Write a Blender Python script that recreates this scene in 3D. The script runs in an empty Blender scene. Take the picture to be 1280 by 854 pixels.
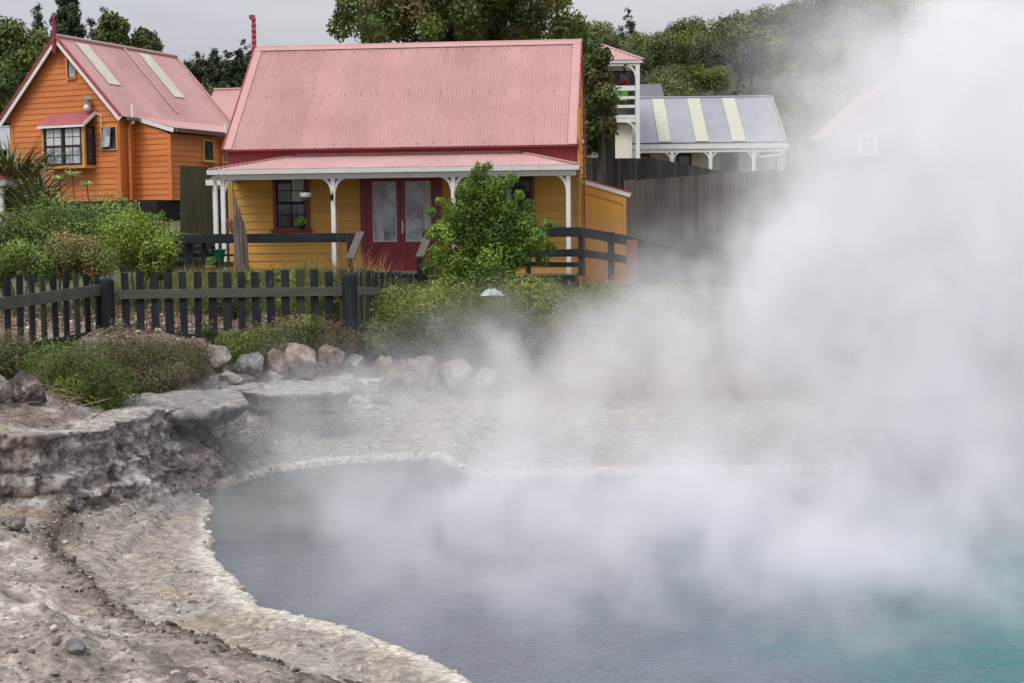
import bpy, math, random
import numpy as np
from mathutils import Vector, Matrix
R = math.radians
rng = np.random.default_rng(7)
random.seed(7)
sc = bpy.context.scene
col = sc.collection

# ------------------------------------------------------------------ camera
EYE = 2.6
PITCH, ROLL = R(4.4), R(0.6)
cd = bpy.data.cameras.new('camera'); cam = bpy.data.objects.new('camera', cd); col.objects.link(cam)
cd.lens = 50; cd.sensor_width = 36; cd.clip_start = 0.1; cd.clip_end = 3000
CM = Matrix.Rotation(math.pi/2 - PITCH, 3, 'X') @ Matrix.Rotation(-ROLL, 3, 'Z')
cam.matrix_world = Matrix.Translation((0, 0, EYE)) @ CM.to_4x4()
sc.camera = cam
FPX = 1280*50/36
def ray(px, py):
    return CM @ Vector(((px-640)/FPX, (427-py)/FPX, -1))
def at(px, py, Y):                      # the point of the place seen at that direction, Y metres away
    d = ray(px, py); return Vector((0, 0, EYE)) + d*(Y/d.y)
def gz(px, py, z):                      # same, on the level plane z
    d = ray(px, py); return Vector((0, 0, EYE)) + d*((z-EYE)/d.z)

# ------------------------------------------------------------------ world: overcast daylight
SUN_EL, SUN_AZ = R(52), R(215)
w = bpy.data.worlds.new('World'); sc.world = w; w.use_nodes = True
nt = w.node_tree; N = nt.nodes; L = nt.links
N.clear()
out = N.new('ShaderNodeOutputWorld'); bg = N.new('ShaderNodeBackground')
sky = N.new('ShaderNodeTexSky'); sky.sky_type = 'NISHITA'; sky.sun_disc = False
sky.sun_elevation = SUN_EL; sky.sun_rotation = SUN_AZ; sky.air_density = 1.5; sky.dust_density = 4
tc = N.new('ShaderNodeTexCoord'); mp = N.new('ShaderNodeMapping'); mp.inputs['Scale'].default_value = (1, 1, 4)
nz = N.new('ShaderNodeTexNoise'); nz.inputs['Scale'].default_value = 2.6; nz.inputs['Detail'].default_value = 6; nz.inputs['Roughness'].default_value = .5
L.new(tc.outputs['Generated'], mp.inputs[0]); L.new(mp.outputs[0], nz.inputs['Vector'])
cr = N.new('ShaderNodeValToRGB'); cr.color_ramp.elements[0].position = .34; cr.color_ramp.elements[1].position = .68
cr.color_ramp.elements[0].color = (4.8, 4.95, 5.6, 1); cr.color_ramp.elements[1].color = (6.7, 6.7, 7.05, 1)
L.new(nz.outputs['Fac'], cr.inputs[0])
mx = N.new('ShaderNodeMixRGB'); mx.inputs[0].default_value = .88
L.new(sky.outputs[0], mx.inputs[1]); L.new(cr.outputs[0], mx.inputs[2])
# an overcast dome is brighter overhead than at the horizon (CIE overcast: 1 + 2 sin h, softened)
sp = N.new('ShaderNodeSeparateXYZ'); L.new(tc.outputs['Generated'], sp.inputs[0])
cl_ = N.new('ShaderNodeMapRange'); cl_.inputs[1].default_value = .12; cl_.inputs[2].default_value = 1.0; cl_.inputs[3].default_value = 1.0; cl_.inputs[4].default_value = 2.6
L.new(sp.outputs['Z'], cl_.inputs[0])
vs_ = N.new('ShaderNodeVectorMath'); vs_.operation = 'SCALE'; L.new(mx.outputs[0], vs_.inputs[0]); L.new(cl_.outputs[0], vs_.inputs['Scale'])
L.new(vs_.outputs[0], bg.inputs[0]); bg.inputs[1].default_value = .085
L.new(bg.outputs[0], out.inputs[0])
sd = bpy.data.lights.new('sun', 'SUN'); sun = bpy.data.objects.new('sun', sd); col.objects.link(sun)
sd.energy = 1.5; sd.angle = R(22); sd.color = (1, .96, .9)
# sky texture: rotation 0 = +Y, clockwise seen from above
sdir = Vector((math.sin(SUN_AZ)*math.cos(SUN_EL), math.cos(SUN_AZ)*math.cos(SUN_EL), math.sin(SUN_EL)))
sun.rotation_euler = sdir.to_track_quat('Z', 'Y').to_euler()
sc.view_settings.view_transform = 'Standard'; sc.view_settings.look = 'None'
sc.view_settings.exposure = 0.28; sc.view_settings.gamma = 1
sc.render.engine = 'CYCLES'
cy = sc.cycles
cy.use_denoising = True; cy.max_bounces = 6; cy.diffuse_bounces = 2; cy.glossy_bounces = 2
cy.transmission_bounces = 3; cy.transparent_max_bounces = 8; cy.volume_bounces = 6
cy.volume_step_rate = 2.0; cy.volume_max_steps = 256
cy.use_adaptive_sampling = True; cy.adaptive_threshold = 0.02
cy.caustics_reflective = False; cy.caustics_refractive = False

# ------------------------------------------------------------------ helpers
def tag(o, label=None, cat=None, group=None, kind=None):
    if label: o['label'] = label
    if cat: o['category'] = cat
    if group: o['group'] = group
    if kind: o['kind'] = kind
    return o
def empty(name, loc=(0, 0, 0), rz=0.0, **k):
    o = bpy.data.objects.new(name, None); col.objects.link(o)
    o.location = loc; o.rotation_euler = (0, 0, rz); o.empty_display_size = .2
    return tag(o, **k)
def link(name, me, parent=None, **k):
    o = bpy.data.objects.new(name, me); col.objects.link(o)
    if parent is not None: o.parent = parent
    return tag(o, **k)
def copy_tree(o, parent=None, loc=None, rz=None, **k):
    c = o.copy(); col.objects.link(c)
    if parent is not None: c.parent = parent
    if loc is not None: c.location = loc
    if rz is not None: c.rotation_euler.z = rz
    for ch in list(o.children): copy_tree(ch, c)
    return tag(c, **k)
def npmesh(name, V, F, mat, cols=None, smooth=False):
    """V (n,3), F (m,k) arrays with k = 3 or 4"""
    V = np.asarray(V, np.float32); F = np.asarray(F, np.int32); k = F.shape[1]
    me = bpy.data.meshes.new(name)
    me.vertices.add(len(V)); me.vertices.foreach_set('co', V.ravel())
    me.loops.add(F.size); me.loops.foreach_set('vertex_index', F.ravel())
    me.polygons.add(len(F)); me.polygons.foreach_set('loop_start', np.arange(0, F.size, k, dtype=np.int32))
    me.polygons.foreach_set('loop_total', np.full(len(F), k, np.int32))
    if smooth: me.polygons.foreach_set('use_smooth', np.ones(len(F), bool))
    me.update(calc_edges=True)
    if cols is not None:
        a = me.color_attributes.new('tint', 'FLOAT_COLOR', 'POINT')
        c4 = np.ones((len(V), 4), np.float32); c4[:, :3] = cols; a.data.foreach_set('color', c4.ravel())
    if mat: me.materials.append(mat)
    return me
class MB:
    def __init__(s, T=None): s.v = []; s.f = []; s.T = T
    def add(s, vs, fs):
        b = len(s.v)
        for p in vs:
            p = Vector(p); s.v.append(tuple(s.T @ p) if s.T is not None else tuple(p))
        s.f += [tuple(b+i for i in f) for f in fs]; return s
    def box(s, x0, x1, y0, y1, z0, z1):
        return s.add([(x0,y0,z0),(x1,y0,z0),(x1,y1,z0),(x0,y1,z0),(x0,y0,z1),(x1,y0,z1),(x1,y1,z1),(x0,y1,z1)],
                     [(3,2,1,0),(4,5,6,7),(0,1,5,4),(1,2,6,5),(2,3,7,6),(3,0,4,7)])
    def prism(s, poly, y0, y1):           # polygon in xz, extruded along y (poly counter-clockwise seen from -y)
        n = len(poly)
        return s.add([(x,y0,z) for x,z in poly]+[(x,y1,z) for x,z in poly],
                     [tuple(range(n)), tuple(range(2*n-1,n-1,-1))]+[(i,i+n,(i+1)%n+n,(i+1)%n) for i in range(n)])
    def sweep(s, prof, p, q, up=(0,0,1)): # profile (a,b) swept from p to q; a = sideways, b = up
        p, q = Vector(p), Vector(q); d = (q-p).normalized(); up = Vector(up)
        sd = d.cross(up).normalized(); u = sd.cross(d).normalized(); n = len(prof)
        vs = [p+sd*a+u*b for a,b in prof]+[q+sd*a+u*b for a,b in prof]
        return s.add(vs, [tuple(range(n-1,-1,-1)), tuple(range(n,2*n))]+[(i,(i+1)%n,(i+1)%n+n,i+n) for i in range(n)])
    def beam(s, p, q, w, h, up=(0,0,1)):
        return s.sweep([(-w/2,-h/2),(w/2,-h/2),(w/2,h/2),(-w/2,h/2)], p, q, up)
    def tube(s, p, q, r, r2=None, n=8):
        r2 = r if r2 is None else r2; p, q = Vector(p), Vector(q); d = (q-p).normalized()
        a = d.orthogonal().normalized(); b = d.cross(a)
        vs = [p+(a*math.cos(t)+b*math.sin(t))*r for t in [2*math.pi*i/n for i in range(n)]]
        vs += [q+(a*math.cos(t)+b*math.sin(t))*r2 for t in [2*math.pi*i/n for i in range(n)]]
        return s.add(vs, [tuple(range(n-1,-1,-1)), tuple(range(n,2*n))]+[(i,(i+1)%n,(i+1)%n+n,i+n) for i in range(n)])
    def path(s, pts, r, n=7):             # tapered tube through points, r number or list
        rs = r if isinstance(r, (list, tuple)) else [r]*len(pts); pts = [Vector(p) for p in pts]
        rings = []
        for i, p in enumerate(pts):
            d = (pts[min(i+1,len(pts)-1)]-pts[max(i-1,0)]).normalized()
            a = d.cross(Vector((.13,.97,.21))).normalized(); b = d.cross(a)
            rings.append([p+(a*math.cos(t)+b*math.sin(t))*rs[i] for t in [2*math.pi*j/n for j in range(n)]])
        vs = [v for g in rings for v in g]; k = len(pts)
        fs = [(i*n+j, i*n+(j+1)%n, (i+1)*n+(j+1)%n, (i+1)*n+j) for i in range(k-1) for j in range(n)]
        return s.add(vs, fs+[tuple(range(n-1,-1,-1)), tuple(range((k-1)*n,k*n))])
    def lathe(s, prof, c=(0,0,0), n=16):
        c = Vector(c); vs = []; k = len(prof)
        for r, z in prof: vs += [c+Vector((r*math.cos(2*math.pi*j/n), r*math.sin(2*math.pi*j/n), z)) for j in range(n)]
        return s.add(vs, [(i*n+j, i*n+(j+1)%n, (i+1)*n+(j+1)%n, (i+1)*n+j) for i in range(k-1) for j in range(n)]+[tuple(range(n-1,-1,-1)), tuple(range((k-1)*n,k*n))])
    def mesh(s, name, mat, smooth=False, bevel=0):
        me = bpy.data.meshes.new(name); me.from_pydata(s.v, [], s.f)
        if mat: me.materials.append(mat)
        if bevel:
            import bmesh
            bm = bmesh.new(); bm.from_mesh(me)
            bmesh.ops.bevel(bm, geom=bm.edges[:], offset=bevel, segments=1, affect='EDGES', clamp_overlap=True)
            bm.to_mesh(me); bm.free()
        if smooth: me.polygons.foreach_set('use_smooth', [True]*len(me.polygons))
        me.update(); return me
    def build(s, name, mat, parent=None, smooth=False, bevel=0, **k):
        return link(name, s.mesh(name, mat, smooth, bevel), parent, **k)

# ------------------------------------------------------------------ materials
def newmat(name):
    m = bpy.data.materials.new(name); m.use_nodes = True
    return m, m.node_tree.nodes, m.node_tree.links, m.node_tree.nodes['Principled BSDF']
def rgbm(N, L, fac, a, b):
    x = N.new('ShaderNodeMixRGB')
    if fac is not None:
        if isinstance(fac, (int, float)): x.inputs[0].default_value = fac
        else: L.new(fac, x.inputs[0])
    for i, c in ((1, a), (2, b)):
        if isinstance(c, (tuple, list)): x.inputs[i].default_value = (*c[:3], 1)
        else: L.new(c, x.inputs[i])
    return x
def noise(N, L, scale, detail=4, rough=.55, vec=None, stretch=None, coord='Object'):
    t = N.new('ShaderNodeTexCoord'); n = N.new('ShaderNodeTexNoise')
    n.inputs['Scale'].default_value = scale; n.inputs['Detail'].default_value = detail; n.inputs['Roughness'].default_value = rough
    src = vec or t.outputs[coord]
    if stretch:
        mp = N.new('ShaderNodeMapping'); mp.inputs['Scale'].default_value = stretch; L.new(src, mp.inputs[0]); src = mp.outputs[0]
    L.new(src, n.inputs['Vector']); return n
def ramp(N, L, src, stops):
    c = N.new('ShaderNodeValToRGB'); e = c.color_ramp.elements
    while len(e) < len(stops): e.new(.5)
    for i, (p, v) in enumerate(stops):
        e[i].position = p; e[i].color = (v, v, v, 1) if isinstance(v, (int, float)) else (*v, 1)
    L.new(src, c.inputs[0]); return c
def bump(N, L, b, src, strength=.5, dist=.01):
    n = N.new('ShaderNodeBump'); n.inputs['Strength'].default_value = strength; n.inputs['Distance'].default_value = dist
    L.new(src, n.inputs['Height']); L.new(n.outputs[0], b.inputs['Normal']); return n
def paint(name, c, c2=None, rough=.6, scale=3, var=.35, bumps=.15, dirt=None, dirt_amt=.5, stretch=None, rnd=0.0):
    """painted surface: two tones of noise, stains with their own shape, fine relief, a little tone change from piece to piece"""
    m, N, L, b = newmat(name)
    c2 = c2 or tuple(x*.72 for x in c)
    n1 = noise(N, L, scale, 5, .6, stretch=stretch); r1 = ramp(N, L, n1.outputs['Fac'], [(.35, 0.0), (.72, var*2)])
    x = rgbm(N, L, r1.outputs[0], c, c2)
    if dirt:
        n2 = noise(N, L, scale*2.7, 6, .7, stretch=stretch); r2 = ramp(N, L, n2.outputs['Fac'], [(.55, 0.0), (.72, dirt_amt)])
        x = rgbm(N, L, r2.outputs[0], x.outputs[0], dirt)
    if rnd:
        oi = N.new('ShaderNodeObjectInfo'); hs = N.new('ShaderNodeHueSaturation'); mr = N.new('ShaderNodeMapRange')
        L.new(oi.outputs['Random'], mr.inputs[0]); mr.inputs[3].default_value = 1-rnd; mr.inputs[4].default_value = 1+rnd
        L.new(mr.outputs[0], hs.inputs['Value']); L.new(x.outputs[0], hs.inputs['Color']); x = hs
    L.new(x.outputs[0], b.inputs['Base Color'])
    b.inputs['Roughness'].default_value = rough
    if max(c) < .08: b.inputs['Specular IOR Level'].default_value = .12
    n3 = noise(N, L, 60, 4, .6, stretch=stretch); bump(N, L, b, n3.outputs['Fac'], bumps, .004)
    return m
def leafmat(name, trans=.25, rough=.55):
    m, N, L, b = newmat(name)
    a = N.new('ShaderNodeAttribute'); a.attribute_name = 'tint'
    L.new(a.outputs['Color'], b.inputs['Base Color']); b.inputs['Roughness'].default_value = rough
    b.inputs['Specular IOR Level'].default_value = .3
    tr = N.new('ShaderNodeBsdfTranslucent'); L.new(a.outputs['Color'], tr.inputs[0])
    ms = N.new('ShaderNodeMixShader'); ms.inputs[0].default_value = trans
    L.new(b.outputs[0], ms.inputs[1]); L.new(tr.outputs[0], ms.inputs[2])
    L.new(ms.outputs[0], N['Material Output'].inputs[0]); return m
def glassmat(name, c=(.03,.035,.045), rough=.06, spec=.8):
    m, N, L, b = newmat(name)
    n = noise(N, L, 2.2, 4); x = rgbm(N, L, ramp(N, L, n.outputs['Fac'], [(.4, 0), (.6, 1)]).outputs[0], tuple(v*.75 for v in c), tuple(v*2.0 for v in c)); L.new(x.outputs[0], b.inputs['Base Color'])  # light and dark patches in the base colour stand in for reflections
    b.inputs['Roughness'].default_value = rough; b.inputs['Specular IOR Level'].default_value = spec
    n3 = noise(N, L, 1.5, 1); bump(N, L, b, n3.outputs['Fac'], .15, .02)
    return m

# ------------------------------------------------------------------ numpy noise
def _hash(ix, iy, iz, seed):
    h = (ix.astype(np.int64)*374761393 + iy.astype(np.int64)*668265263 + iz.astype(np.int64)*2147483647 + seed*974711) & 0xffffffff
    h = ((h ^ (h >> 13))*1274126177) & 0xffffffff; h = h ^ (h >> 16)
    return (h & 0xffff)/65535.0
def vnoise(P, scale, seed=0):
    P = P*scale; i = np.floor(P); f = P-i; f = f*f*(3-2*f); i = i.astype(np.int64); r = 0
    for dx in (0, 1):
        for dy in (0, 1):
            for dz in (0, 1):
                wgt = (f[:,0] if dx else 1-f[:,0])*(f[:,1] if dy else 1-f[:,1])*(f[:,2] if dz else 1-f[:,2])
                r = r + wgt*_hash(i[:,0]+dx, i[:,1]+dy, i[:,2]+dz, seed)
    return r*2-1
def fbm(P, scale, octv=4, seed=0, gain=.5):
    r = 0; a = 1; t = 0
    for o in range(octv):
        r = r+a*vnoise(P, scale*2**o, seed+o*17); t += a; a *= gain
    return r/t
def sdist(P, poly):                       # signed distance to closed polygon, negative inside
    poly = np.asarray(poly, float); d2 = np.full(len(P), 1e18); ins = np.zeros(len(P), bool)
    for i in range(len(poly)):
        a = poly[i]; b = poly[(i+1) % len(poly)]; e = b-a; w_ = P-a
        t = np.clip((w_@e)/(e@e), 0, 1); q = w_-t[:,None]*e; d2 = np.minimum(d2, (q**2).sum(1))
        c = ((a[1] <= P[:,1]) != (b[1] <= P[:,1]))
        with np.errstate(divide='ignore', invalid='ignore'):
            xi = a[0]+(P[:,1]-a[1])*(b[0]-a[0])/(b[1]-a[1]) if b[1] != a[1] else np.full(len(P), 1e9)
        ins ^= c & (P[:,0] < xi)
    d = np.sqrt(d2); return np.where(ins, -d, d)
def ss(x, a, b): t = np.clip((x-a)/(b-a), 0, 1); return t*t*(3-2*t)

# ------------------------------------------------------------------ ground, one sheet to the horizon
def xy(px, py, z): p = gz(px, py, z); return (p.x, p.y)
shore = [xy(x, y, 0) for x, y in [(575,852),(540,832),(505,818),(470,806),(435,795),(400,786),(365,777),(330,768),(312,752),(300,736),(288,722),(274,708),(262,692),(264,675),(258,662),(262,648),(268,640),(258,630),(247,622),(270,612),(300,604),(350,590),(400,583),(450,579),(500,576),(545,574),(562,584),(580,593),(620,598),(660,598),(720,595),(800,594),(900,593),(1000,591),(1075,589),(1280,588)]]
shore += [(7.5,15.6),(8.6,14.2),(8.8,12),(7.2,10),(5.2,8.8),(4.0,8.2),(3.12,7.98),(2.6,7.7),(1.8,7.0),(.8,6.7),(.1,7.3)]
outer = [xy(x, y, .28) for x, y in [(590,875),(540,856),(440,842),(360,824),(280,802),(210,772),(150,742),(105,716),(76,690),(72,665),(90,648),(130,632),(165,618),(205,600),(222,580),(262,566),(330,556)]]
outer += [(-4,30),(-40,30),(-40,0),(.5,0),(.4,6)]
rim_pts = [xy(x, y, z_) for x, y, z_ in [(-60,628,.45),(0,616,.45),(36,618,.45),(80,606,.45),(120,598,.44),(175,586,.42),(205,570,.38),(233,558,.32),(270,547,.27),(300,540,.24),(318,530,.24),(338,521,.26),(380,518,.27),(430,515,.28),(475,508,.30)]]
plat = list(rim_pts)
plat += [xy(x, y, .38) for x, y in [(520,500),(560,498),(620,492),(700,478),(800,465),(950,455),(1150,450),(1400,450)]]
plat += [(60,22),(60,500),(-300,500),(-300,9)]
def ground_z(X, Y, full=False):
    P2 = np.stack([X, Y], 1); P3 = np.stack([X, Y, X*0], 1)
    wx = fbm(P3, 1.6, 5, 3)*.16; wy = fbm(P3, 1.6, 5, 9)*.16
    Q = P2+np.stack([wx, wy], 1)
    fine = np.stack([X+fbm(P3, 6, 2, 31)*.05, Y+fbm(P3, 6, 2, 37)*.05], 1)
    ds = sdist(P2+np.stack([fbm(P3, 5, 3, 5)*.045, fbm(P3, 5, 3, 6)*.045], 1), shore)
    do = sdist(Q*.5+fine*.5, outer); dp = sdist(Q, plat)
    right = ss(X, -2.6, 1.5)
    z = np.where(ds < 0, -np.minimum(-ds*1.6, 1.4)-.04, 0.0)
    o = np.clip(ds, 0, None)
    z = np.where(ds >= 0, .03+.045*ss(o, 0, .05)-.03*ss(o, .25, .5)+.10*ss(o, .3, 2.2)*(1-right*.3), z)
    land = ss(ds, .05, .3)
    fr_ = np.clip(o/(o+np.clip(dp, 0, None)+.02), 0, 1); fr_ = np.clip(fr_+fbm(P3, 1.4, 4, 48)*.10*fr_, 0, 1)*5
    ramp_ = .082*(1-.5*ss(Y, 13.2, 15.0))*(np.floor(fr_)+ss(fr_-np.floor(fr_), .62, .92))*(1-.62*right)*ss(dp, -.5, -.1)
    z += land*ss(-do, 0, .07)*(.15+.06*fbm(P3, .8, 3, 50)) + land*ss(-do, .1, 2.4)*.16
    # terraces and steep rim of the plateau
    hgt = (.50-.30*right)
    wd = .10+1.5*right
    z += hgt*ss(-dp, -.02+.24*(1-right), wd+.24*(1-right)) + .02*ss(dp, .4, 0)
    l2z = do+.75+.30*fbm(np.stack([X, Y, X*0], 1), .9, 4, 80); z += land*(1-right)*ss(l2z, .05, -.03)*.07*ss(Y, 11, 9.5)
    bk_ = ss(Y, 11.8, 13.6)*(1-right)*land; sl_ = np.clip(1-dp/1.25, 0, 1)+fbm(P3, 2.0, 3, 47)*.12
    z += bk_*(.03*np.clip(sl_, 0, 1)+.035*ss(sl_, .28, .34)+.04*ss(sl_, .62, .68))*ss(dp, -.3, .0)
    z += land*(.12*ss(-dp, .1, 1.6) + .07*ss(-dp, .55, .62)*(1-right))
    z -= .24*ss(Y, 13.4, 15.6)*ss(Y, 19.6, 17.2)*ss(-dp, -.2, .3)*(1-right)
    # rise towards the village
    z += ss(Y, 16, 21)*.18*(1+.2*right)
    z += ss(Y, 23, 31)*.45 + ss(Y, 34, 39)*1.15*(1-.45*ss(X, 0, 6)) + ss(Y, 39, 62)*1.5
    z += ss(Y, 66, 152)*(14.4+.11*np.clip(X, -60, 50)) + ss(Y, 160, 420)*6
    z = np.where((dp > -.4) & (ds > 0), np.maximum(z, ramp_), z)
    rough = land*(1-.6*ss(dp, 0, .3)*ss(do, -.1, .1))*np.where(Y < 19, 1, .5)
    out_z = rough*(fbm(P3, 2.2, 5, 11)*.07+np.abs(fbm(P3, 7, 4, 13))*.035) + land*fbm(P3, 11, 3, 15)*.012 + ss(Y,60,120)*fbm(P3,.05,4,70)*3
    # thin crusty terraces following the shore, knobbly sinter crust
    tw_ = ds+fbm(P3, 1.1, 4, 41)*.35
    for e_, h_ in ((.48,.018),(.95,.022),(1.5,.025)): out_z += land*(1-right)*h_*ss(tw_, e_, e_+.035)*ss(Y, 17, 15)
    out_z += rough*np.clip(fbm(P3, 3.1, 5, 43, .62)-.05, 0, 1)*.10*ss(-do, -.05, .1) + np.exp(-(do/.10)**2)*land*np.abs(fbm(P3, 9, 4, 45, .6))*.10*(1-right)
    # cracked, stepped faces on the rim
    face = np.exp(-((dp+.02)/.22)**2)*(1-right)
    out_z += face*fbm(P3, 5, 4, 23)*.13
    z = z+out_z
    return (z, ds, do, dp, right, face) if full else z
def gh(x, y): return float(ground_z(np.array([float(x)]), np.array([float(y)]))[0])
def gp(px, py, far=400.0):               # where that direction meets the ground
    d = ray(px, py); Ys = np.geomspace(5.5, far, 900); t = Ys/d.y
    zz = EYE+d.z*t-ground_z(d.x*t, Ys); k = np.argmax(zz < 0) if (zz < 0).any() else len(Ys)-1
    return Vector((d.x*t[k], Ys[k], EYE+d.z*t[k]))
def axis(lo, hi, flo, fhi, step, g=1.06):
    a = list(np.arange(flo, fhi, step)); s = step; v = fhi
    while v < hi: a.append(v); s *= g; v += s
    a.append(hi); s = step; v = flo-step; b = []
    while v > lo: b.append(v); s *= g; v -= s
    b.append(lo); return np.array(b[::-1]+a)
gx = axis(-900, 900, -6.4, 4.2, .030, 1.055); gy = axis(-60, 1500, 5.5, 20.0, .034, 1.045)
GX, GY = np.meshgrid(gx, gy); gX = GX.ravel(); gY = GY.ravel()
Z, ds, do, dp, right, face = ground_z(gX, gY, True)
P3 = np.stack([gX, gY, Z*2], 1)
def mixc(a, b, t): return a*(1-t[:,None])+np.array(b)*t[:,None]
n_a = fbm(P3, .9, 4, 80); n_b = fbm(P3, 3.2, 4, 81); n_c = fbm(P3, 9, 3, 82); n_d = fbm(P3*np.array([1, 2.2, 1]), 1.7, 5, 83)
C = np.tile(np.array([.33, .295, .245]), (len(gX), 1))                         # pale grey-buff sinter bench
C = mixc(C, (.42, .385, .335), ss(n_b, -.1, .5)*.6)
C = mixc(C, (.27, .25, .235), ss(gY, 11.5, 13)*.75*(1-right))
C = mixc(C, (.37, .28, .18), ss(n_d, .0, .45)*.6)
C = mixc(C, (.20, .18, .165), ss(n_c, .1, .5)*.5)
cw = .12+.20*ss(gY, 12.6, 10.5)
C = mixc(C, (.62, .57, .485), ss(ds/cw, 1.0, .25)*ss(ds, -.02, .02)*np.clip(.85+.3*n_b, 0, 1))     # the white crust along the water
tl_ = ds+fbm(P3, 1.1, 4, 41)*.35
for e_ in (.47, .94, 1.49): C = mixc(C, (.20,.165,.125), np.exp(-((tl_-e_)/.028)**2)*.75*(1-right)*ss(ds, .3, .45)*ss(n_d, -.35, .05))
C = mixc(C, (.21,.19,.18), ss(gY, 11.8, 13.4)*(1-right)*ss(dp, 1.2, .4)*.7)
outer_ = 0
outz = ss(-do, -.02, .12)*ss(ds, .2, .5)
C = mixc(C, (.30, .255, .215), outz*.8)
C = mixc(C, (.54, .49, .435), outz*ss(n_b, -.05, .35)*.8)
C = mixc(C, (.13, .115, .10), outz*ss(n_c, .05, .45)*.65)
C = mixc(C, (.30, .20, .13), outz*ss(n_a, .15, .5)*.5)
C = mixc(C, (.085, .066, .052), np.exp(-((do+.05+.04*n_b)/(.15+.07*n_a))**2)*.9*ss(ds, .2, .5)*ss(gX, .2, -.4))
l2_ = do+.75+.30*n_a
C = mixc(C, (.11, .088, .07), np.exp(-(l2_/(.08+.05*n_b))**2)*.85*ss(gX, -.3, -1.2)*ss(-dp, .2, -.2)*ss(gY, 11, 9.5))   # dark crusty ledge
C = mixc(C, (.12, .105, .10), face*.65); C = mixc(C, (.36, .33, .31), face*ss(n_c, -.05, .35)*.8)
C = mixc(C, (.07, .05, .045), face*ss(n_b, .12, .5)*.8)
top = ss(-dp, .15, .6)*(1-right)
C = mixc(C, (.165, .115, .085), top*.8*ss(gX, -2.0, -2.8)); C = mixc(C, (.33, .30, .27), top*ss(n_b, .05, .4)*.5)
slab = ss(-dp, .02, .2)*ss(-dp, 1.7, 1.2)*(1-right)
C = mixc(C, (.24, .22, .215), slab*.8*ss(gX, -4.6, -3.8)); C = mixc(C, (.42,.39,.36), slab*ss(n_c,.1,.5)*.6)
back = right*ss(dp, 1.5, .2)
C = mixc(C, (.42, .34, .25), back*.6)
C = mixc(C, (.27, .17, .12), right*ss(-dp, -.3, .8)*.8)
gard = ss(gY, 18.6, 20)
C = mixc(C, (.16, .10, .075), gard*.9); C = mixc(C, (.30, .25, .20), gard*ss(n_c, .1, .5)*.6)
green = ss(gY, 22, 25)*ss(n_a, -.5, .1)
C = mixc(C, (.075, .095, .035), green*.9); C = mixc(C, (.045, .06, .028), ss(gY, 60, 80))
under = ss(ds, .0, -.4); C = mixc(C, (.10, .16, .16), under)
spk = fbm(P3, 17, 2, 85); C = C*(1+.35*np.clip(spk, -.6, .6)[:,None]*ss(-gY, -21, -18)[:,None])
C = np.clip(C, .02, .8)
nx, ny = len(gx), len(gy)
ii = (np.arange(ny-1)[:,None]*nx+np.arange(nx-1)[None,:]).ravel()
F = np.stack([ii, ii+1, ii+nx+1, ii+nx], 1)
# push the steep rim faces about sideways so that they are broken rock, not a smooth ramp
gV = np.stack([gX, gY, Z], 1)
amt = (face*.9+np.exp(-(do/.12)**2)*.5*(1-right))[:,None]
S3 = np.stack([gX, gY, Z*2.2], 1)
gV[:,:2] += amt*np.stack([fbm(S3, 6, 4, 91, .7), fbm(S3, 6, 4, 92, .7)], 1)*.15
m, N, L, b = newmat('sinter_ground')
a = N.new('ShaderNodeAttribute'); a.attribute_name = 'tint'
n1 = noise(N, L, 14, 8, .7); r1 = ramp(N, L, n1.outputs['Fac'], [(.28, .45), (.5, 1.0), (.72, 1.6)])
x = N.new('ShaderNodeMixRGB'); x.blend_type = 'MULTIPLY'; x.inputs[0].default_value = 1
L.new(a.outputs['Color'], x.inputs[1]); L.new(r1.outputs[0], x.inputs[2])
v = N.new('ShaderNodeTexVoronoi'); v.inputs['Scale'].default_value = 26; tcn = N.new('ShaderNodeTexCoord'); L.new(tcn.outputs['Object'], v.inputs['Vector'])
rv = ramp(N, L, v.outputs['Color'], [(.0, .72), (1.0, 1.25)])
x2 = N.new('ShaderNodeMixRGB'); x2.blend_type = 'MULTIPLY'; x2.inputs[0].default_value = .7
L.new(x.outputs[0], x2.inputs[1]); L.new(rv.outputs[0], x2.inputs[2])
vc_ = N.new('ShaderNodeTexVoronoi'); vc_.feature = 'DISTANCE_TO_EDGE'; vc_.inputs['Scale'].default_value = 5.5
nwp = noise(N, L, 3.5, 5, .6); vw = N.new('ShaderNodeMixRGB'); vw.inputs[0].default_value = .22; L.new(tcn.outputs['Object'], vw.inputs[1]); L.new(nwp.outputs['Color'], vw.inputs[2]); L.new(vw.outputs[0], vc_.inputs['Vector'])
nmk = noise(N, L, 1.1, 4, .6); mk = ramp(N, L, nmk.outputs['Fac'], [(.46, 0), (.56, .8)]); ck = ramp(N, L, vc_.outputs['Distance'], [(.0, 1.0), (.035, .0)])
cm_ = N.new('ShaderNodeMath'); cm_.operation = 'MULTIPLY'; L.new(mk.outputs[0], cm_.inputs[0]); L.new(ck.outputs[0], cm_.inputs[1])
x2 = rgbm(N, L, cm_.outputs[0], x2.outputs[0], (.13, .105, .085))
nsp = noise(N, L, 34, 4, .7); x2 = rgbm(N, L, ramp(N, L, nsp.outputs['Fac'], [(.60, 0), (.66, .55)]).outputs[0], x2.outputs[0], (.10, .085, .07))
nsq = noise(N, L, 29, 4, .7); x2 = rgbm(N, L, ramp(N, L, nsq.outputs['Fac'], [(.61, 0), (.67, .6)]).outputs[0], x2.outputs[0], (.60, .56, .50))
L.new(x2.outputs[0], b.inputs['Base Color']); b.inputs['Roughness'].default_value = .85; b.inputs['Specular IOR Level'].default_value = .25
nb = noise(N, L, 22, 9, .72); ad = N.new('ShaderNodeMath'); ad.operation = 'SUBTRACT'
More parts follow.
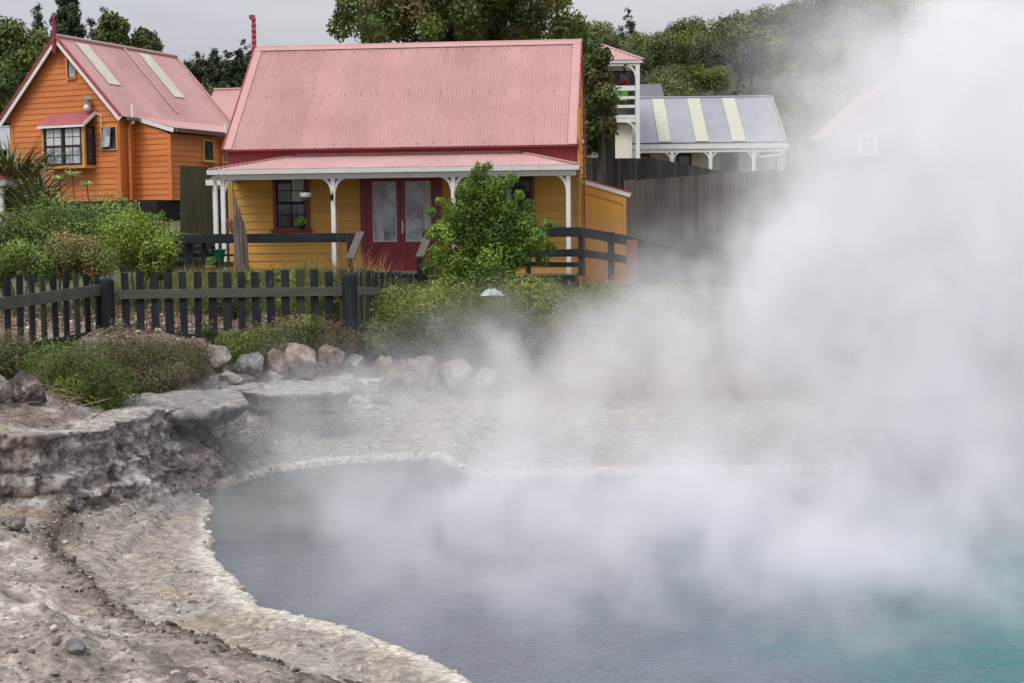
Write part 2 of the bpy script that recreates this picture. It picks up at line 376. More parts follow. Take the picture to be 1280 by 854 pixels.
mu = N.new('ShaderNodeMath'); mu.operation = 'MULTIPLY'; mu.inputs[1].default_value = .5; L.new(v.outputs['Distance'], mu.inputs[0])
L.new(nb.outputs['Fac'], ad.inputs[0]); L.new(mu.outputs[0], ad.inputs[1]); bump(N, L, b, ad.outputs[0], .75, .032)
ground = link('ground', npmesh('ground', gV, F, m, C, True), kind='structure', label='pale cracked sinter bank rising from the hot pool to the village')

# the broken rock face of the rim: a finely divided sheet of rock standing along the plateau edge
def rim_face():
    P_ = np.array(rim_pts)
    for _ in range(2):                          # round the corners a little
        q = [P_[0]]
        for a_, b_ in zip(P_[:-1], P_[1:]): q += [a_*.75+b_*.25, a_*.25+b_*.75]
        P_ = np.array(q+[P_[-1]])
    seg = np.linalg.norm(np.diff(P_, axis=0), axis=1); cum = np.r_[0, np.cumsum(seg)]; ns = int(cum[-1]/.018)
    s = np.linspace(0, cum[-1], ns); cx_, cy_ = np.interp(s, cum, P_[:,0]), np.interp(s, cum, P_[:,1])
    tx, ty = np.gradient(cx_), np.gradient(cy_); l_ = np.hypot(tx, ty); nxn, nyn = ty/l_, -tx/l_       # outward = towards the pool
    ker = np.ones(25)/25
    nxn, nyn = [np.convolve(np.pad(v_, 12, 'edge'), ker, 'valid') for v_ in (nxn, nyn)]
    prof = [(.40,-.06),(.36,.14),(.31,.30),(.27,.40),(.16,.44),(.13,.58),(.05,.62),(.03,.78),(.03,.87),(.05,.925),(.035,.95),(-.10,.955),(-.30,.95),(-.55,.93),(-.75,.86)]
    pr = np.array(prof); pc = np.r_[0, np.cumsum(np.linalg.norm(np.diff(pr, axis=0), axis=1))]; nt_ = 96; tt = np.linspace(0, pc[-1], nt_)
    po, pz = np.interp(tt, pc, pr[:,0]), np.interp(tt, pc, pr[:,1])
    O_ = np.repeat(po[None], ns, 0); Zz = np.repeat(pz[None], ns, 0)
    hs_ = 1-.36*ss(cy_, 13.2, 15.4); lowr = (fbm(np.stack([s, s*0, s*0], 1), .7, 3, 61)*.10)
    Zz = .26+(Zz-.26)*(hs_[:,None])+lowr[:,None]*ss(Zz, .3, .9)
    XX = cx_[:,None]+nxn[:,None]*O_; YY = cy_[:,None]+nyn[:,None]*O_
    S = np.stack([XX.ravel(), YY.ravel(), Zz.ravel()], 1); top_ = ss(np.repeat(tt[None], ns, 0).ravel(), pc[9], pc[11])
    d1 = fbm(S*np.array([1,1,.55]), 1.9, 4, 62)*.12; d2 = -np.abs(fbm(S*np.array([1,1,.5]), 5, 5, 63, .68))*.18+.12*np.clip(np.abs(fbm(S*np.array([1,1,.35]), 3.1, 3, 69))-.1, 0, 1); d3 = fbm(S, 15, 4, 64, .72)*.075
    strat = np.sign(np.sin(S[:,2]*34+fbm(S, 1.2, 3, 65)*6))*.014
    dd = (d1+d2+d3+strat+.06)*(1-top_); N_ = np.stack([np.repeat(nxn, nt_), np.repeat(nyn, nt_)], 1)
    V = S.copy(); V[:,:2] += N_*dd[:,None]; V[:,2] += top_*(fbm(S, 2.5, 5, 66)*.04+fbm(S, 12, 4, 67, .7)*.022-np.exp(-(fbm(S, 1.4, 4, 74)/.03)**2)*.035-ss(fbm(S, 2.4, 4, 75), .05, .08)*.022)+(1-top_)*fbm(S, 8, 4, 68)*.03
    cA, cB, cC = fbm(S, 2.2, 4, 71), fbm(S*np.array([1,1,.5]), 6, 4, 72, .6), fbm(S, 15, 3, 73)
    C = np.tile(np.array([.25,.225,.21]), (len(V), 1))
    C = mixc(C, (.13,.10,.085), ss(cA, -.05, .25)*.8); C = mixc(C, (.46,.43,.40), ss(cB, .02, .25)*.85); C = mixc(C, (.035,.027,.023), ss(-d2, .035, .08)*.85)  # last mix paints the shade of the deep crevices into the colour
    C = mixc(C, (.24,.16,.12), ss(-cA, .12, .4)*.5); C = mixc(C, (.40,.37,.34), ss(cC, .15, .45)*.5)
    C = mixc(C, (.33,.295,.26), top_*.85); C = mixc(C, (.46,.43,.39), top_*ss(cB, .0, .3)*.6); C = mixc(C, (.15,.12,.10), top_*ss(cA, .05, .3)*.7)
    ii = (np.arange(ns-1)[:,None]*nt_+np.arange(nt_-1)[None]).ravel(); F = np.stack([ii, ii+1, ii+nt_+1, ii+nt_], 1)
    link('rock_bank_ground', npmesh('rock_bank_ground', V, F, m, np.clip(C,.02,.7), False), kind='structure', label='broken grey brown rock face of the rim above the pool')
rim_face()

# ------------------------------------------------------------------ hot pool water
m, N, L, b = newmat('hot_water')
tcw = N.new('ShaderNodeTexCoord'); sx = N.new('ShaderNodeSeparateXYZ'); L.new(tcw.outputs['Object'], sx.inputs[0])
mr = N.new('ShaderNodeMapRange'); mr.inputs[1].default_value = -3.0; mr.inputs[2].default_value = 4.2; L.new(sx.outputs['X'], mr.inputs[0])
nw = noise(N, L, .5, 3); aw = N.new('ShaderNodeMath'); aw.operation = 'ADD'; sb = N.new('ShaderNodeMath'); sb.operation = 'SUBTRACT'; sb.inputs[1].default_value = .5
L.new(nw.outputs['Fac'], sb.inputs[0]); L.new(mr.outputs[0], aw.inputs[0]); L.new(sb.outputs[0], aw.inputs[1])
rw = ramp(N, L, aw.outputs[0], [(.0, (.24, .28, .28)), (.35, (.29, .31, .38)), (.62, (.22, .31, .38)), (.92, (.06, .33, .34))])
L.new(rw.outputs[0], b.inputs['Base Color']); b.inputs['Roughness'].default_value = .10; b.inputs['IOR'].default_value = 1.33; b.inputs['Specular IOR Level'].default_value = .6
n1 = noise(N, L, 9, 4, .6, stretch=(1, 2.4, 1)); n2 = noise(N, L, 2.2, 2, stretch=(1, 1.7, 1))
mm = N.new('ShaderNodeMath'); mm.operation = 'MULTIPLY_ADD'; mm.inputs[1].default_value = 1.6
L.new(n2.outputs['Fac'], mm.inputs[0]); L.new(n1.outputs['Fac'], mm.inputs[2]); bump(N, L, b, mm.outputs[0], 1.0, .34)
MB().add([(-5,5,0),(11,5,0),(11,17,0),(-5,17,0)], [(0,1,2,3)]).build('water', m, kind='structure', label='steaming blue grey hot spring water')

# ------------------------------------------------------------------ steam: a real cloud of varying density over the pool
PUFFS = [  # px, py, distance, radii x y z (m), density
 (1230, 500, 13.5, 1.2, 1.8, 2.6, 1.1), (1250, 300, 14.0, 1.05, 1.5, 1.5, 1.15), (1335, 190, 14.0, 1.10, 1.6, 1.1, .95),
 (1255, 50, 14.5, .50, 1.2, .6, .20), (1145, 400, 14.5, .72, 1.4, 1.2, .50), (1020, 360, 14.5, .60, 1.2, .80, .66),
 (905, 405, 15.0, .80, 1.2, .40, .44), (1195, 150, 15.0, .36, 1.0, .8, .36), (1105, 240, 15.5, .46, 1.2, .6, .42),
 (810, 440, 15.5, .9, 1.3, .40, .40), (700, 465, 15.5, .8, 1.3, .50, .42), (590, 485, 16.3, .8, 1.2, .36, .42), (470, 470, 17.2, .5, .8, .22, .20),
 (900, 520, 14.0, 2.2, 1.3, .40, .20), (640, 575, 14.0, 1.2, 1.0, .30, .27), (500, 545, 14.5, 1.2, 1.2, .45, .22),
 (380, 545, 14.5, 1.0, 1.0, .50, .11), (440, 640, 12.2, .9, .8, .34, .22), (900, 620, 12.0, 2.2, 1.0, .45, .40),
 (1060, 690, 10.8, 1.0, .9, .80, .90), (720, 670, 11.2, 1.4, .9, .42, .42), (560, 720, 10.2, .9, .7, .34, .28),
 (840, 340, 18.0, 1.1, 1.5, .5, .14), (950, 760, 9.6, 1.0, .6, .40, .60), (720, 790, 9.2, 1.1, .6, .30, .36), (1200, 680, 10.6, .9, .7, .5, .55),
 (1065, 180, 18.5, 1.1, 1.0, .9, .45), (860, 700, 10.6, 1.1, .8, .45, .50), (1090, 790, 9.1, .6, .5, .40, .50), (620, 780, 9.2, .6, .5, .25, .20),
]
def steam():
    x0, x1, y0, y1, z0, z1 = -4.6, 8.6, 7.6, 20.5, .02, 7.2; vox = .09
    ng = bpy.data.node_groups.new('steam_field', 'GeometryNodeTree')
    ng.interface.new_socket('Geometry', in_out='OUTPUT', socket_type='NodeSocketGeometry')
    N = ng.nodes; L = ng.links; go = N.new('NodeGroupOutput')
    pos = N.new('GeometryNodeInputPosition')
    def vm(op, a, b=None):
        n = N.new('ShaderNodeVectorMath'); n.operation = op
        for i, q in enumerate((a, b)):
            if q is None: continue
            if isinstance(q, (tuple, Vector)): n.inputs[i].default_value = tuple(q)
            else: L.new(q, n.inputs[i])
        return n
    def ma(op, a, b=None, c=None, clamp=False):
        n = N.new('ShaderNodeMath'); n.operation = op; n.use_clamp = clamp
        for i, q in enumerate((a, b, c)):
            if q is None: continue
            if isinstance(q, (int, float)): n.inputs[i].default_value = q
            else: L.new(q, n.inputs[i])
        return n.outputs[0]
    def nz(scale, detail, vec, rough=.55):
        n = N.new('ShaderNodeTexNoise'); n.inputs['Scale'].default_value = scale; n.inputs['Detail'].default_value = detail; n.inputs['Roughness'].default_value = rough
        L.new(vec, n.inputs['Vector']); return n
    P = pos.outputs[0]
    # curl-like warp: the puffs' edges billow
    w1 = nz(.55, 3, P); w1v = vm('SCALE', vm('SUBTRACT', w1.outputs['Color'], (.5,.5,.5)).outputs[0]); w1v.inputs['Scale'].default_value = 2.6
    Q = vm('ADD', P, w1v.outputs[0]).outputs[0]
    tot = None
    for px, py, D, rx, ry, rz, amp in PUFFS:
        c = at(px, py, D); d = vm('SUBTRACT', Q, tuple(c)); s = vm('MULTIPLY', d.outputs[0], (1/rx, 1/ry, 1/rz))
        l = vm('DOT_PRODUCT', s.outputs[0], s.outputs[0]).outputs['Value']
        g = ma('MULTIPLY', ma('EXPONENT', ma('MULTIPLY', l, -.75)), amp)
        tot = g if tot is None else ma('ADD', tot, g)
    # thin layer creeping over the water
    sep = N.new('ShaderNodeSeparateXYZ'); L.new(P, sep.inputs[0])
    low = ma('EXPONENT', ma('MULTIPLY', sep.outputs['Z'], -2.4))
    mr = N.new('ShaderNodeMapRange'); mr.inputs[1].default_value = -3.2; mr.inputs[2].default_value = 2.0; mr.inputs[3].default_value = .02; mr.inputs[4].default_value = .12; L.new(sep.outputs['X'], mr.inputs[0])
    my = N.new('ShaderNodeMapRange'); my.inputs[1].default_value = 15.5; my.inputs[2].default_value = 18.5; my.inputs[3].default_value = 1; my.inputs[4].default_value = 0; L.new(sep.outputs['Y'], my.inputs[0])
    tot = ma('ADD', tot, ma('MULTIPLY', ma('MULTIPLY', low, mr.outputs[0]), my.outputs[0]))
    st = vm('MULTIPLY', Q, (1, .8, .75)).outputs[0]
    f = nz(1.35, 8, st, .70).outputs['Fac']
    fr = N.new('ShaderNodeMapRange'); fr.interpolation_type = 'SMOOTHSTEP'; fr.inputs[1].default_value = .40; fr.inputs[2].default_value = .63; fr.inputs[3].default_value = .03; fr.inputs[4].default_value = 1.9; L.new(f, fr.inputs[0])
    dens = ma('MULTIPLY', tot, fr.outputs[0])
    dens = ma('MAXIMUM', ma('SUBTRACT', dens, .020), 0.0)
    # fade before the far and near faces of the field
    vc = N.new('GeometryNodeVolumeCube')
    vc.inputs['Min'].default_value = (x0, y0, z0); vc.inputs['Max'].default_value = (x1, y1, z1)
    vc.inputs['Resolution X'].default_value = int((x1-x0)/vox); vc.inputs['Resolution Y'].default_value = int((y1-y0)/vox); vc.inputs['Resolution Z'].default_value = int((z1-z0)/vox)
    L.new(dens, vc.inputs['Density'])
    m = bpy.data.materials.new('steam_vapour'); m.use_nodes = True; mn = m.node_tree.nodes; ml = m.node_tree.links
    mn.remove(mn['Principled BSDF']); pv = mn.new('ShaderNodeVolumePrincipled')
    pv.inputs['Color'].default_value = (.975, .962, .98, 1); pv.inputs['Density'].default_value = 1.0; pv.inputs['Anisotropy'].default_value = 0.0
    ml.new(pv.outputs[0], mn['Material Output'].inputs['Volume'])
    sm = N.new('GeometryNodeSetMaterial'); sm.inputs['Material'].default_value = m
    L.new(vc.outputs[0], sm.inputs[0]); L.new(sm.outputs[0], go.inputs[0])
    me = MB().box(x0, x1, y0, y1, z0, z1).mesh('steam', m)
    o = link('steam', me, kind='stuff', label='thick white steam billowing off the hot pool', cat='steam')
    md = o.modifiers.new('field', 'NODES'); md.node_group = ng
    return o
steam()

# ================================================================== BUILDINGS
M = {}
M['ochre'] = paint('ochre_paint', (.66, .345, .066), (.55, .27, .052), .6, 1.6, .3, .12, dirt=(.22,.13,.05), dirt_amt=.25, stretch=(.5,1,2), rnd=.09)
M['orange'] = paint('orange_paint', (.60, .195, .045), (.47, .13, .035), .6, 1.2, .35, .12, dirt=(.28,.10,.05), dirt_amt=.3, stretch=(.5,.5,2), rnd=.09)
M['trim_yellow'] = paint('yellow_trim_paint', (.62, .33, .08), None, .5)
M['crimson'] = paint('crimson_paint', (.33, .035, .045), (.25, .03, .04), .5, 2)
M['maroon'] = paint('maroon_paint', (.24, .020, .034), (.17, .015, .026), .4, 3)
M['white'] = paint('white_paint', (.76, .76, .75), (.62, .62, .60), .5, 2.5, .3, .1, dirt=(.33,.32,.28), dirt_amt=.45)
M['black'] = paint('black_stained_timber', (.012, .016, .022), (.030, .034, .036), .6, 4, .5, .5, dirt=(.10,.10,.085), dirt_amt=.5, stretch=(1,1,.3), rnd=.25)
M['railblack'] = paint('black_rail_timber', (.016, .018, .022), (.03, .034, .038), .5, 4, .5, .4, stretch=(.3,1,1), rnd=.2)
M['weathered'] = paint('weathered_timber', (.13, .115, .095), (.07, .062, .052), .8, 5, .5, .8, dirt=(.20,.19,.16), dirt_amt=.6, stretch=(1,1,.15), rnd=.15)
M['mossrail'] = paint('mossy_rail_timber', (.085, .085, .065), (.05, .05, .038), .8, 5, .5, .8, dirt=(.14,.14,.10), dirt_amt=.6, stretch=(.2,1,1), rnd=.15)
M['greenboard'] = paint('mossy_fence_boards', (.070, .072, .045), (.042, .045, .03), .85, 3, .5, .6, dirt=(.12,.12,.09), dirt_amt=.5, stretch=(1,1,.25), rnd=.2)
M['greyboard'] = paint('silvered_fence_boards', (.115, .10, .088), (.065, .056, .05), .85, 2, .5, .6, dirt=(.09,.08,.07), dirt_amt=.7, stretch=(1,1,.25), rnd=.25)
M['darkboard'] = paint('dark_fence_boards', (.060, .055, .052), (.035, .033, .032), .8, 3, .5, .5, dirt=(.13,.12,.11), dirt_amt=.4, stretch=(1,1,.25), rnd=.25)
M['cream'] = paint('cream_wall_paint', (.80, .76, .64), (.72, .68, .56), .7, 1, .3)
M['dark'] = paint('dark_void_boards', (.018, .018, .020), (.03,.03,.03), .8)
M['greyroof'] = paint('grey_roof_paint', (.30, .30, .33), (.24, .24, .27), .45, 1.2, .4, .1, rnd=.04)
M['palepanel'] = paint('weathered_pale_roof_panel', (.52, .51, .42), (.44, .41, .35), .4, 3, .5, .1, dirt=(.45,.30,.28), dirt_amt=.7)
M['creampanel'] = paint('fibreglass_roof_panel', (.50, .49, .37), (.40, .39, .31), .4, 3, .4, .1, dirt=(.4,.42,.36), dirt_amt=.4)
M['glass'] = glassmat('window_glass')
M['paleglass'] = glassmat('curtained_glass', (.24, .25, .28), .12, .7)
M['curtain'] = paint('white_net_curtain', (.62, .62, .62), (.42, .43, .45), .9, 5, .5, .1, stretch=(6,1,.3))
M['sash'] = paint('dark_sash_paint', (.05, .035, .04), None, .5)
M['brass'] = paint('worn_door_furniture', (.70, .68, .62), (.35,.33,.30), .35, 20)
M['iron'] = paint('black_iron', (.015,.015,.016), None, .5)
M['ochrepipe'] = paint('ochre_downpipe_paint', (.56, .27, .04), None, .45)
M['redbrown'] = paint('red_brown_wall_paint', (.20, .07, .055), (.15,.05,.04), .7, 1)
M['green_plastic'] = paint('green_plastic', (.02,.20,.14), None, .35)
M['lime_plastic'] = paint('lime_plastic', (.20,.62,.05), None, .35)
M['red_plastic'] = paint('red_plastic', (.60,.05,.05), None, .4)
M['terracotta'] = paint('terracotta', (.36,.15,.09), (.25,.11,.07), .8, 6)
M['concrete'] = paint('pale_concrete', (.34,.33,.30), (.22,.21,.19), .9, 5, .5, .5)

def roofmat(name, c, c2, stain):
    m, N, L, b = newmat(name)
    n1 = noise(N, L, .7, 5, .6); x = rgbm(N, L, ramp(N, L, n1.outputs['Fac'], [(.35, 0), (.7, 1)]).outputs[0], c, c2)
    n2 = noise(N, L, 3, 6, .7, stretch=(2.5, .25, .25)); x = rgbm(N, L, ramp(N, L, n2.outputs['Fac'], [(.5, 0), (.75, .45)]).outputs[0], x.outputs[0], stain)
    n4 = noise(N, L, 40, 3, .6); x = rgbm(N, L, ramp(N, L, n4.outputs['Fac'], [(.60, 0), (.72, .35)]).outputs[0], x.outputs[0], tuple(v*.6 for v in c))
    oi = N.new('ShaderNodeObjectInfo'); hs = N.new('ShaderNodeHueSaturation'); mr = N.new('ShaderNodeMapRange')
    L.new(oi.outputs['Random'], mr.inputs[0]); mr.inputs[3].default_value = .95; mr.inputs[4].default_value = 1.05
    L.new(mr.outputs[0], hs.inputs['Value']); L.new(x.outputs[0], hs.inputs['Color']); L.new(hs.outputs[0], b.inputs['Base Color'])
    b.inputs['Roughness'].default_value = .48; b.inputs['Specular IOR Level'].default_value = .35
    return m
M['pink'] = roofmat('faded_red_roof_iron', (.48, .27, .255), (.40, .205, .20), (.50, .34, .315))
M['pinkpale'] = roofmat('chalky_red_roof_iron', (.54, .34, .325), (.49, .27, .265), (.58, .43, .41))
M['bayroof'] = roofmat('darker_red_bay_roof', (.40,.13,.13), (.33,.09,.10), (.42,.20,.19))
M['pinkflash'] = paint('faded_red_flashing', (.50, .275, .26), (.43, .225, .215), .5, 2)

def frame(o): return Matrix.Translation(o.location) @ Matrix.Rotation(o.rotation_euler.z, 4, 'Z')
def onp(px, py, root, y=0.0):            # where that direction meets the wall plane y of a house: (x, z) in the house's own axes
    T = frame(root).inverted(); o = T @ Vector((0,0,EYE)); d = T.to_3x3() @ ray(px, py)
    p = o+d*((y-o.y)/d.y); return p.x, p.z
def corr(parent, name, mat, O, ex, es, xa, xb, s0, s1, pitch=.076, amp=.011, sheet=.76, **k):
    """corrugated iron in separate sheets: O origin, ex along the eave, es up the slope; s0(x), s1(x) slope limits"""
    O, ex, es = Vector(O), Vector(ex).normalized(), Vector(es).normalized(); nr = ex.cross(es).normalized()
    if nr.z < 0: nr = -nr
    x = xa; i = 0
    f0 = s0 if callable(s0) else (lambda t: s0); f1 = s1 if callable(s1) else (lambda t: s1)
    while x < xb-.02:
        x2 = min(x+sheet+pitch, xb); n = max(2, int(round((x2-x)/pitch*4)))
        vs = []; fs = []; lift = nr*(.003 if i % 2 else 0.0)
        for j in range(n+1):
            t = x+(x2-x)*j/n; h = nr*(amp*math.sin(2*math.pi*(t-xa)/pitch))+lift
            a, b_ = f0(t), f1(t)
            vs += [tuple(O+ex*t+es*a+h), tuple(O+ex*t+es*max(b_, a+.001)+h)]
        for j in range(n): fs.append((2*j, 2*j+2, 2*j+3, 2*j+1))
        mb = MB(); mb.add(vs, fs); mb.build(name, mat, parent, **k)
        x += sheet; i += 1
def roofscrews(parent, O, ex, es, xa, xb, rows, step, mat, phase=0):
    O, ex, es = Vector(O), Vector(ex).normalized(), Vector(es).normalized(); nr = ex.cross(es).normalized()
    if nr.z < 0: nr = -nr
    mb = MB()
    for r_i, s in enumerate(rows):
        x = xa+.1+(step/2 if r_i % 2 else 0)
        while x < xb-.05:
            mb.tube(O+ex*x+es*(s+random.uniform(-.02,.02))+nr*.010, O+ex*x+es*s+nr*.020, .013, .008, 6); x += step
    return mb.build('roof_screws', mat, parent, kind='stuff')
def boards(parent, wall, mat, O, ex, z0, z1, xl, xr, holes=(), pitch=.18, name='weatherboard', out=(0,-1,0)):
    """lapped weatherboards, each an object; O wall origin, ex along the wall, out its outward normal; xl(z), xr(z) ends; holes (x0,x1,z0,z1)"""
    O, ex, out = Vector(O), Vector(ex).normalized(), Vector(out).normalized()
    fl = xl if callable(xl) else (lambda z: xl); fr = xr if callable(xr) else (lambda z: xr)
    # backing sheet behind the boards
    bk = MB(); zs = [z0, z1]
    P = lambda x, z, o: O+ex*x+Vector((0,0,z))+out*o
    if callable(xl) or callable(xr): zs = [z0+(z1-z0)*i/6 for i in range(7)]
    for a, c in zip(zs[:-1], zs[1:]):
        q = [(fl(a), a), (fr(a), a), (fr(c), c), (fl(c), c)]
        bk.add([P(x, z, .0) for x, z in q], [(0,1,2,3)])
    w = bk.build(wall, mat, parent)
    z = z0
    while z < z1-.03:
        t = min(z+pitch, z1); segs = [(fl(z)+.004, fr(z)-.004, fl(t)+.004, fr(t)-.004)]
        for hx0, hx1, hz0, hz1 in holes:
            if hz0 < t-.02 and hz1 > z+.02:
                ns = []
                for a, b_, c, d in segs:
                    if hx0 > a and hx1 < b_: ns += [(a, hx0, c, hx0), (hx1, b_, hx1, d)]
                    elif hx0 <= a < hx1: ns += [(hx1, b_, hx1, d)]
                    elif hx0 < b_ <= hx1: ns += [(a, hx0, c, hx0)]
                    else: ns += [(a, b_, c, d)]
                segs = ns
        for a, b_, c, d in segs:
            if b_-a < .03: continue
            e = random.uniform(-.0015, .0015)
            vs = [P(a,z,.003),P(b_,z,.003),P(b_,z,.030+e),P(a,z,.030+e),P(c,t,.003),P(d,t,.003),P(d,t,.010),P(c,t,.010)]
            MB().add(vs, [(0,1,2,3),(4,7,6,5),(3,2,6,7),(0,4,5,1),(1,5,6,2),(0,3,7,4)]).build(name, mat, w)
        z = t
    return w
def curtain_mb(x0, x1, z0, z1, y, amp=.02, n=14, x0b=None, x1b=None):
    mb = MB(); vs = []; x0b = x0 if x0b is None else x0b; x1b = x1 if x1b is None else x1b
    for j in range(n+1):
        f = j/n; yy = y+amp*math.sin(j*2.1)+.4*amp*math.sin(j*5.3)
        vs += [(x0b+(x1b-x0b)*f, yy, z0), (x0+(x1-x0)*f, yy, z1)]
    return mb.add(vs, [(2*j,2*j+2,2*j+3,2*j+1) for j in range(n)])
def window(parent, x0, x1, z0, z1, y, fmat, smat, gmat, cols=2, rows=2, sashes=2, fw=.07, sill=True, curtain=None, T=None, name='window'):
    """frame in a wall whose face is y (outward = -y)"""
    fr = MB(T)
    fr.box(x0,x0+fw,y-.05,y+.03,z0,z1).box(x1-fw,x1,y-.05,y+.03,z0,z1).box(x0+fw,x1-fw,y-.048,y+.03,z1-fw,z1).box(x0+fw,x1-fw,y-.048,y+.03,z0,z0+fw*.6)
    f = fr.build(name, fmat, parent)
    a0, a1, c0, c1 = x0+fw, x1-fw, z0+fw*.6, z1-fw
    for s in range(sashes):
        s0 = c0+(c1-c0)*s/sashes; s1 = c0+(c1-c0)*(s+1)/sashes; yy = y-.01+(.012 if s else 0); sw = .035
        sh = MB(T)
        sh.box(a0+.002,a0+sw,yy-.015,yy+.02,s0,s1).box(a1-sw,a1-.002,yy-.015,yy+.02,s0,s1).box(a0+sw,a1-sw,yy-.014,yy+.02,s1-sw,s1-.001).box(a0+sw,a1-sw,yy-.014,yy+.02,s0+.001,s0+sw)
        for i in range(1, cols): xx = a0+(a1-a0)*i/cols; sh.box(xx-.010,xx+.010,yy-.012,yy+.018,s0+sw,s1-sw)
        for i in range(1, rows): zz = s0+(s1-s0)*i/rows; sh.box(a0+sw,a1-sw,yy-.011,yy+.017,zz-.010,zz+.010)
        sh.build('sash', smat, f)
        for i in range(cols):
            for j in range(rows):
                px0 = a0+(a1-a0)*i/cols+.012; px1 = a0+(a1-a0)*(i+1)/cols-.012; pz0 = s0+(s1-s0)*j/rows+.012; pz1 = s0+(s1-s0)*(j+1)/rows-.012
                MB(T).box(px0,px1,yy+.004,yy+.008,pz0,pz1).build('pane', gmat, f)
    if curtain:
        cb = curtain_mb(a0+(a1-a0)*curtain[0], a0+(a1-a0)*curtain[1], c0+.01, c1-.01, y-.0, .006); cb.T = T
        if T: cb.v = [tuple(T @ Vector(p)) for p in cb.v]
        cb.build('curtain', M['curtain'], f)
    if sill: MB(T).box(x0-.06,x1+.06,y-.12,y+.0,z0-.06,z0-.001).build('sill', fmat, f, bevel=.008)
    return f
def bracket(x, z, sx, y0, y1, w, h, th=.06):
    """curved timber bracket from post up and out to the beam"""
    mb = MB(); n = 7; outer = []; inner = []
    for i in range(n+1):
        t = math.pi/2*i/n
        outer.append((x+sx*w*(1-math.cos(t)), z-h+h*math.sin(t)*1.0))
    pts = outer
    for i in range(n):
        (ax, az), (bx, bz) = pts[i], pts[i+1]; d = Vector((bx-ax, bz-az)).normalized(); nn = Vector((-d.y, d.x))*(th if sx > 0 else -th)
        q = [(ax, az), (bx, bz), (bx+nn.x, bz+nn.y), (ax+nn.x, az+nn.y)]
        if sx < 0: q = q[::-1]
        mb.prism(q, y0, y1)
    return mb

# ---------------- the main cottage: ochre boards, red iron roof, white veranda
PHI = R(5.0); uX, uY = math.cos(PHI), -math.sin(PHI); B = 1.50
OR = Vector((1.49, 32.3, 0)); W = 7.98
cot = empty('cottage', (OR.x-W*uX, OR.y-W*uY, B), -PHI, label='ochre weatherboard cottage with steep faded red iron roof, white veranda and maroon french doors', cat='cottage')
zf = 1.74-B
E = lambda px, py, y=0.0: onp(px, py, cot, y)
ze = E(722, 180.5, -.28)[1]; zr = E(722, 51, 2.75)[1]
wx0, wx1, wz0, wz1 = E(343, 287)[0], E(388, 287)[0], E(365, 287)[1], E(365, 219)[1]
dx0, dx1, dz1 = E(452, 300)[0], E(553, 300)[0], E(500, 217)[1]
rx0, rx1, rz0, rz1 = E(622, 275)[0], E(668, 275)[0], wz0, wz1
ztop = E(500, 187, 0)[1]; zv = E(500, 193.5, 0)[1]
zg_ = (E(262, 212.5, -1.62)[1]+E(723, 207, -1.62)[1])/2
fw_ = boards(cot, 'front_wall', M['ochre'], (0,0,0), (1,0,0), zf-.30, zg_+.02, 0.0, W, [(wx0,wx1,wz0,wz1),(dx0,dx1,zf-.02,dz1),(rx0,rx1,rz0,rz1)], pitch=.183)
MB().box(-.055,W+.03,-.05,.0,zg_+.02,ze+.02).build('upper_wall_band', M['crimson'], cot)
MB().box(-.05,.06,-.045,.0,zf-.3,zg_+.018).build('corner_trim', M['trim_yellow'], cot)
MB().box(W-.16,W+.02,-.045,.0,zf-.3,zg_+.018).build('corner_trim', M['trim_yellow'], cot)
hd = 2.75+.28; rise = zr-ze
# side walls (gables) and rear wall
def gtop(y): return ze+rise*(1-abs(y-2.75)/hd)-.03
for xs, o_ in ((0.0, (-1,0,0)), (W, (1,0,0))):
    zz0, zz1 = zf-.3, zr-.1
    def yl(z): return 0.0 if z < ze+.25 else (z-ze)/rise*hd-.28+.02
    def yr(z): return 5.5 if z < ze+.25 else 5.78-(z-ze)/rise*hd-.02
    boards(cot, 'side_wall', M['ochre'], (xs,0,0), (0,1,0), zz0, zz1, yl, yr, pitch=.183, out=o_)
MB().box(0,W,5.5,5.52,zf-.3,ze+.1).build('rear_wall', M['ochre'], cot)
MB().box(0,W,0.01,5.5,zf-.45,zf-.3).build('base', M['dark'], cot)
# roof
sl = math.hypot(hd, rise); es = Vector((0, hd, rise)).normalized()
corr(cot, 'roof_sheet', M['pink'], (0,-.28,ze), (1,0,0), es, .07, W-.13, 0, sl-.02)
es2 = Vector((0, -hd, rise)).normalized()
corr(cot, 'roof_sheet', M['pink'], (0,2.75+hd,ze), (1,0,0), es2, .07, W-.13, 0, sl-.02, pitch=.152)
roofscrews(cot, (0,-.28,ze), (1,0,0), es, .1, W-.1, [.12, sl*.27, sl*.5, sl*.74, sl-.28], .38, M['weathered'])
nrm = Vector((0,-rise,hd)).normalized()
def strip(name, a, b_, wdt, lift, mat, side=1):   # flat flashing lying up the slope
    mb = MB()
    for sy, ess, y0 in ((1, es, -.28), (-1, es2, 2.75+hd)):
        nn = Vector((0,-rise*sy,hd)).normalized(); O = Vector((0,y0,ze))+nn*lift
        mb.add([O+Vector((a,0,0)),O+Vector((b_,0,0)),O+Vector((b_,0,0))+ess*(sl+.01),O+Vector((a,0,0))+ess*(sl+.01),
                O+Vector((a,0,0))-nn*.03,O+Vector((b_,0,0))-nn*.03,O+Vector((b_,0,0))+ess*sl-nn*.03,O+Vector((a,0,0))+ess*sl-nn*.03],[(0,1,2,3),(7,6,5,4),(0,4,5,1),(1,5,6,2),(2,6,7,3),(3,7,4,0)])
    return mb.build(name, mat, cot)
strip('verge_flashing', -.06, .12, 0, .020, M['pinkflash']); strip('verge_flashing', W-.17, W+.035, 0, .020, M['pinkflash'])
cap = MB()
